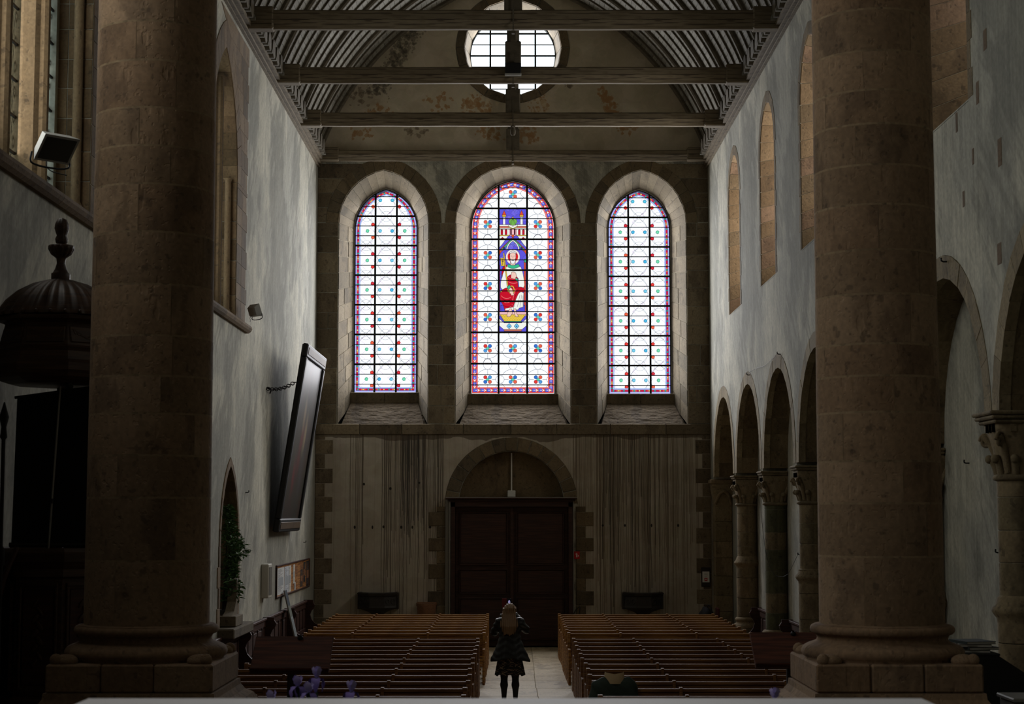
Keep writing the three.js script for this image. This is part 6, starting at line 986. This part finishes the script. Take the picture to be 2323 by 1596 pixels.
{
  const p = thing('person', 'woman seen from behind in dark jacket and patterned skirt, raising a phone in the aisle', 'person', [-0.035, 0, -28.3]);
  const S = { l: [-0.165, 1.28, 0.0], r: [0.165, 1.28, 0.0] }, E = { l: [-0.245, 1.12, -0.13], r: [0.255, 1.15, -0.13] }, Wr = { l: [-0.095, 1.4, -0.25], r: [0.075, 1.42, -0.25] };
  const finger = (c, sx) => [[0, 0.0], [1, 0.016], [2, 0.032], [3, 0.046]].map(([i, dy]) => [[c[0] + sx * 0.012, c[1] + 0.085 - dy, c[2] - 0.045], [c[0] + sx * -0.012, c[1] + 0.092 - dy, c[2] - 0.062], [c[0] + sx * -0.03, c[1] + 0.09 - dy, c[2] - 0.05]]);
  const body = (x, y, z) => {
    let d = ell(x, y, z, [0, 1.455, -0.03], [0.074, 0.11, 0.094]);
    d = smin(d, ell(x, y, z, [0, 1.44, -0.125], [0.012, 0.022, 0.016]), 0.02);                                             // nose, away from the camera
    for (const s of [-1, 1]) d = smin(d, ell(x, y, z, [s * 0.077, 1.45, -0.025], [0.012, 0.03, 0.02]), 0.01);
    d = smin(d, cap(x, y, z, [0, 1.28, 0], [0, 1.4, -0.015], 0.055, 0.05), 0.05);
    d = smin(d, ell(x, y, z, [0, 1.18, 0], [0.15, 0.16, 0.1]), 0.06); d = smin(d, ell(x, y, z, [0, 0.98, 0], [0.125, 0.15, 0.095]), 0.08); d = smin(d, ell(x, y, z, [0, 0.82, 0.01], [0.165, 0.13, 0.12]), 0.08);
    for (const s of ['l', 'r']) { const k = s === 'l' ? -1 : 1; d = smin(d, cap(x, y, z, S[s], E[s], 0.05, 0.04), 0.04); d = smin(d, cap(x, y, z, E[s], Wr[s], 0.04, 0.027), 0.02); d = smin(d, cap(x, y, z, [k * 0.085, 0.8, 0.0], [k * 0.088, 0.45, -0.01], 0.088, 0.056), 0.05); d = smin(d, cap(x, y, z, [k * 0.088, 0.45, -0.01], [k * 0.09, 0.3, 0.015], 0.054, 0.056), 0.03); d = smin(d, cap(x, y, z, [k * 0.09, 0.3, 0.015], [k * 0.09, 0.08, 0.02], 0.056, 0.036), 0.03); d = smin(d, cap(x, y, z, [k * 0.09, 0.035, 0.03], [k * 0.105, 0.03, -0.14], 0.037, 0.032), 0.03); }
    return Math.max(d, -y + 0.002);
  };
  const hand = (w, k) => (x, y, z) => { let d = cap(x, y, z, [w[0], w[1] - 0.02, w[2]], [w[0], w[1] + 0.02, w[2] - 0.01], 0.026, 0.026); d = smin(d, ell(x, y, z, [w[0] + 0.002 * k, w[1] + 0.06, w[2] - 0.025], [0.014, 0.045, 0.036]), 0.02); for (const [a, b, c] of finger(w, k)) { d = smin(d, cap(x, y, z, a, b, 0.0088, 0.0082), 0.006); d = smin(d, cap(x, y, z, b, c, 0.0082, 0.007), 0.004); } d = smin(d, cap(x, y, z, [w[0] - 0.006 * k, w[1] + 0.035, w[2] + 0.0], [w[0] - 0.02 * k, w[1] + 0.075, w[2] + 0.006], 0.011, 0.0095), 0.008); return smin(d, cap(x, y, z, [w[0] - 0.02 * k, w[1] + 0.075, w[2] + 0.006], [w[0] - 0.034 * k, w[1] + 0.1, w[2] + 0.0], 0.0095, 0.008), 0.004); };
  const bg = merged([surfaceNets(body, [-0.36, -0.04, -0.34], [0.36, 1.62, 0.2], 0.014), ...['l', 'r'].map((s) => { const w = Wr[s]; return surfaceNets(hand(w, s === 'l' ? -1 : 1), [w[0] - 0.07, w[1] - 0.06, w[2] - 0.1], [w[0] + 0.07, w[1] + 0.14, w[2] + 0.05], 0.0035); })]);
  const bp = bg.attributes.position, bc = new Float32Array(bp.count * 3); for (let i = 0; i < bp.count; i++) { const y = bp.getY(i), c = y < 0.95 ? [0.006, 0.007, 0.009] : [0.52, 0.33, 0.25]; bc.set(c, i * 3); } bg.setAttribute('color', new THREE.BufferAttribute(bc, 3));
  part(p, 'body', bg, std({ vertexColors: true, roughness: 0.6 }));
  // face details, turned to the door
  for (const s of [-1, 1]) part(p, 'eye', new THREE.SphereGeometry(0.009, 8, 6).translate(s * 0.03, 1.455, -0.118), M.white); part(p, 'mouth', tube([V(-0.02, 1.402, -0.112), V(0, 1.4, -0.118), V(0.02, 1.402, -0.112)], 0.005, 8, 5), std({ color: 0x8a4038 }));
  // jacket: fitted shoulders and sleeves, flaring peplum with hanging folds
  const jacket = (x, y, z) => {
    let d = ell(x, y, z, [0, 1.19, 0], [0.185, 0.155, 0.135]); d = smin(d, cap(x, y, z, [-0.15, 1.29, 0], [0.15, 1.29, 0], 0.058, 0.058), 0.05); d = smin(d, ell(x, y, z, [0, 1.02, 0], [0.165, 0.15, 0.13]), 0.06);
    const t = clamp((1.08 - y) / 0.38, 0, 1), ang = Math.atan2(z, x), fold = 0.014 * t * Math.sin(ang * 7 + 0.6) + 0.008 * t * Math.sin(ang * 13), rx = lerp(0.16, 0.305, t ** 1.25) + fold, rz = lerp(0.13, 0.2, t) + fold * 0.8, sk = (Math.hypot(x / rx, z / rz) - 1) * Math.min(rx, rz); d = smin(d, Math.max(sk, 0.69 + 0.022 * Math.abs(x) * 4 * 0 - y + 0.03 * Math.cos(x * 9), y - 1.08), 0.03);
    for (const s of ['l', 'r']) { const k = s === 'l' ? -1 : 1, wr = Wr[s], e2 = [lerp(E[s][0], wr[0], 0.86), lerp(E[s][1], wr[1], 0.86), lerp(E[s][2], wr[2], 0.86)], w = 0.006 * Math.sin(y * 70 + x * 30); d = smin(d, cap(x, y, z, S[s], E[s], 0.074, 0.062) + w, 0.03); d = smin(d, cap(x, y, z, E[s], e2, 0.06, 0.046) + w, 0.02); }
    return d + 0.003 * Math.sin(y * 60 + Math.sin(x * 25) * 2);
  };
  part(p, 'jacket', surfaceNets(jacket, [-0.42, 0.6, -0.36], [0.42, 1.42, 0.28], 0.012), std({ color: 0x131719, roughness: 0.42, bumpMap: clothBump, bumpScale: 0.004 }), 'dark leather-like jacket with a flared hem');
  const sk = []; const SF = [], rows = 14, seg = 64; for (let j = 0; j <= rows; j++) for (let i = 0; i <= seg; i++) { const t = j / rows, a = (i / seg) * 2 * PI, f = 1 + 0.05 * t * Math.sin(a * 9) + 0.03 * t * Math.sin(a * 5 + 1), y = lerp(0.84, 0.455, t) + (t > 0.99 ? 0.014 * Math.sin(a * 9) : 0); sk.push(V(lerp(0.17, 0.235, t) * f * Math.cos(a), y, lerp(0.13, 0.17, t) * f * Math.sin(a) + 0.01)); }
  const sg = new THREE.BufferGeometry(), si = []; for (let j = 0; j < rows; j++) for (let i = 0; i < seg; i++) { const a = j * (seg + 1) + i, b = a + seg + 1; si.push(a, a + 1, b + 1, a, b + 1, b); } sg.setAttribute('position', new THREE.Float32BufferAttribute(sk.flatMap((v) => [v.x, v.y, v.z]), 3)); sg.setAttribute('uv', new THREE.Float32BufferAttribute(sk.flatMap((v, i) => [((i % (seg + 1)) / seg) * 2, Math.floor(i / (seg + 1)) / rows]), 2)); sg.setIndex(si); sg.computeVertexNormals();
  const skirtMap = canvasTex(512, 256, (c, w, h) => { c.fillStyle = '#15100e'; c.fillRect(0, 0, w, h); for (let i = 0; i < 190; i++) { const x = rr(0, w), y = rr(0, h), l = rr(16, 60); c.strokeStyle = pick(['#8a735c', '#6b5546', '#a08a70', '#4a3a30']); c.lineWidth = rr(2, 6); c.beginPath(); c.moveTo(x, y); c.quadraticCurveTo(x + l * 0.5, y + rr(-14, 14), x + l, y + rr(-18, 18)); c.stroke(); } }); skirtMap.wrapS = THREE.RepeatWrapping;
  part(p, 'skirt', sg, std({ map: skirtMap, side: THREE.DoubleSide }), 'short brown and black animal-print skirt');
  const hair = (x, y, z) => { const w = 0.005 * Math.sin(x * 210 + Math.sin(y * 9) * 2.5) + 0.003 * Math.sin(x * 420 + y * 5); let d = ell(x, y, z, [0, 1.475, -0.005], [0.094, 0.108, 0.108]); d = Math.max(d, -(z + 0.075)); const t = clamp((1.47 - y) / 0.4, 0, 1), hw = lerp(0.1, 0.136, Math.min(1, t * 2)) - 0.062 * clamp((t - 0.6) / 0.4, 0, 1), cz = lerp(0.035, 0.128, Math.min(1, t * 1.6)), fall = Math.max((Math.hypot((x + 0.012) / hw, (z - cz) / 0.055) - 1) * 0.055, 1.075 + 0.03 * Math.abs(Math.sin(x * 34)) - y, y - 1.5); return smin(d, fall, 0.035) + w; };
  part(p, 'hair', surfaceNets(hair, [-0.17, 1.03, -0.13], [0.17, 1.62, 0.22], 0.007), std({ color: 0x826648, roughness: 0.5 }), 'long straight dark blonde hair');
  // phone held up in an open red case
  const ph = thing('phone', 'small phone in an open red case above the woman’s head', 'phone', [-0.045, 1.49, -28.63]);
  part(ph, 'handset', bevelBox(-0.036, 0.036, 0, 0.15, -0.004, 0.004, 0.003), M.black); part(ph, 'screen', new THREE.PlaneGeometry(0.062, 0.13).translate(0, 0.077, 0.0046), new THREE.MeshStandardMaterial({ color: 0x050505, emissive: 0xffffff, emissiveIntensity: 0.55, emissiveMap: canvasTex(64, 128, (c) => { c.fillStyle = '#05060a'; c.fillRect(0, 0, 64, 128); c.fillStyle = '#b8b0e8'; c.beginPath(); c.moveTo(16, 90); c.lineTo(16, 34); c.quadraticCurveTo(32, 6, 48, 34); c.lineTo(48, 90); c.fill(); c.fillStyle = '#30304a'; c.fillRect(28, 36, 8, 54); }) })); part(ph, 'case_flap', bevelBox(-0.115, -0.038, 0, 0.15, -0.02, -0.012, 0.003), std({ color: 0x6a1016, roughness: 0.6 }));
}
{
  const c = thing('draped_coat', 'dark green coat with a beige collar hung over a front pew back', 'coat', [1.25, 0, -21.85]);
  const f = (x, y, z) => { let d = cap(x, y, z, [-0.15, 0.9, 0.02], [0.15, 0.9, 0.02], 0.085, 0.085); d = smin(d, ell(x, y, z, [0, 0.66, 0.06], [0.29 + 0.02 * Math.sin(y * 20), 0.36, 0.075]), 0.08); for (const s of [-1, 1]) d = smin(d, cap(x, y, z, [s * 0.2, 0.9, 0.03], [s * 0.27, 0.55, 0.08], 0.075, 0.06), 0.04); d = Math.max(d, -(z + 0.045) ); return d + 0.008 * Math.sin(x * 32 + Math.sin(y * 14) * 2) * Math.sin(y * 16 + x * 6); };
  part(c, 'coat', surfaceNets(f, [-0.45, 0.25, -0.12], [0.45, 1.05, 0.26], 0.014), std({ color: 0x26352c, roughness: 0.75, bumpMap: clothBump, bumpScale: 0.003 }));
  const k = []; for (let i = 0; i <= 20; i++) { const a = lerp(-0.3, PI + 0.3, i / 20), l = 0.085 + 0.022 * Math.abs(Math.cos(a)), r = 0.085; for (const [rr2, y] of [[r, 0.955], [r + 0.012, 0.975 + l * 0.6], [r + 0.03, 0.975 + l], [r + 0.05, 0.945]]) k.push(V(rr2 * Math.cos(a), y, 0.03 + rr2 * Math.sin(a) * 0.8)); } const KF = []; for (let i = 0; i < 20; i++) for (let j = 0; j < 3; j++) { const a = i * 4 + j; KF.push([a, a + 4, a + 5, a + 1]); }
  const cg = mergeVertices(tri(k, KF).deleteAttribute('normal')); cg.computeVertexNormals(); part(c, 'collar', cg, std({ color: 0xb8a27e, roughness: 0.95, side: THREE.DoubleSide }), 'beige corduroy collar');
}

renderer.render(scene, camera);
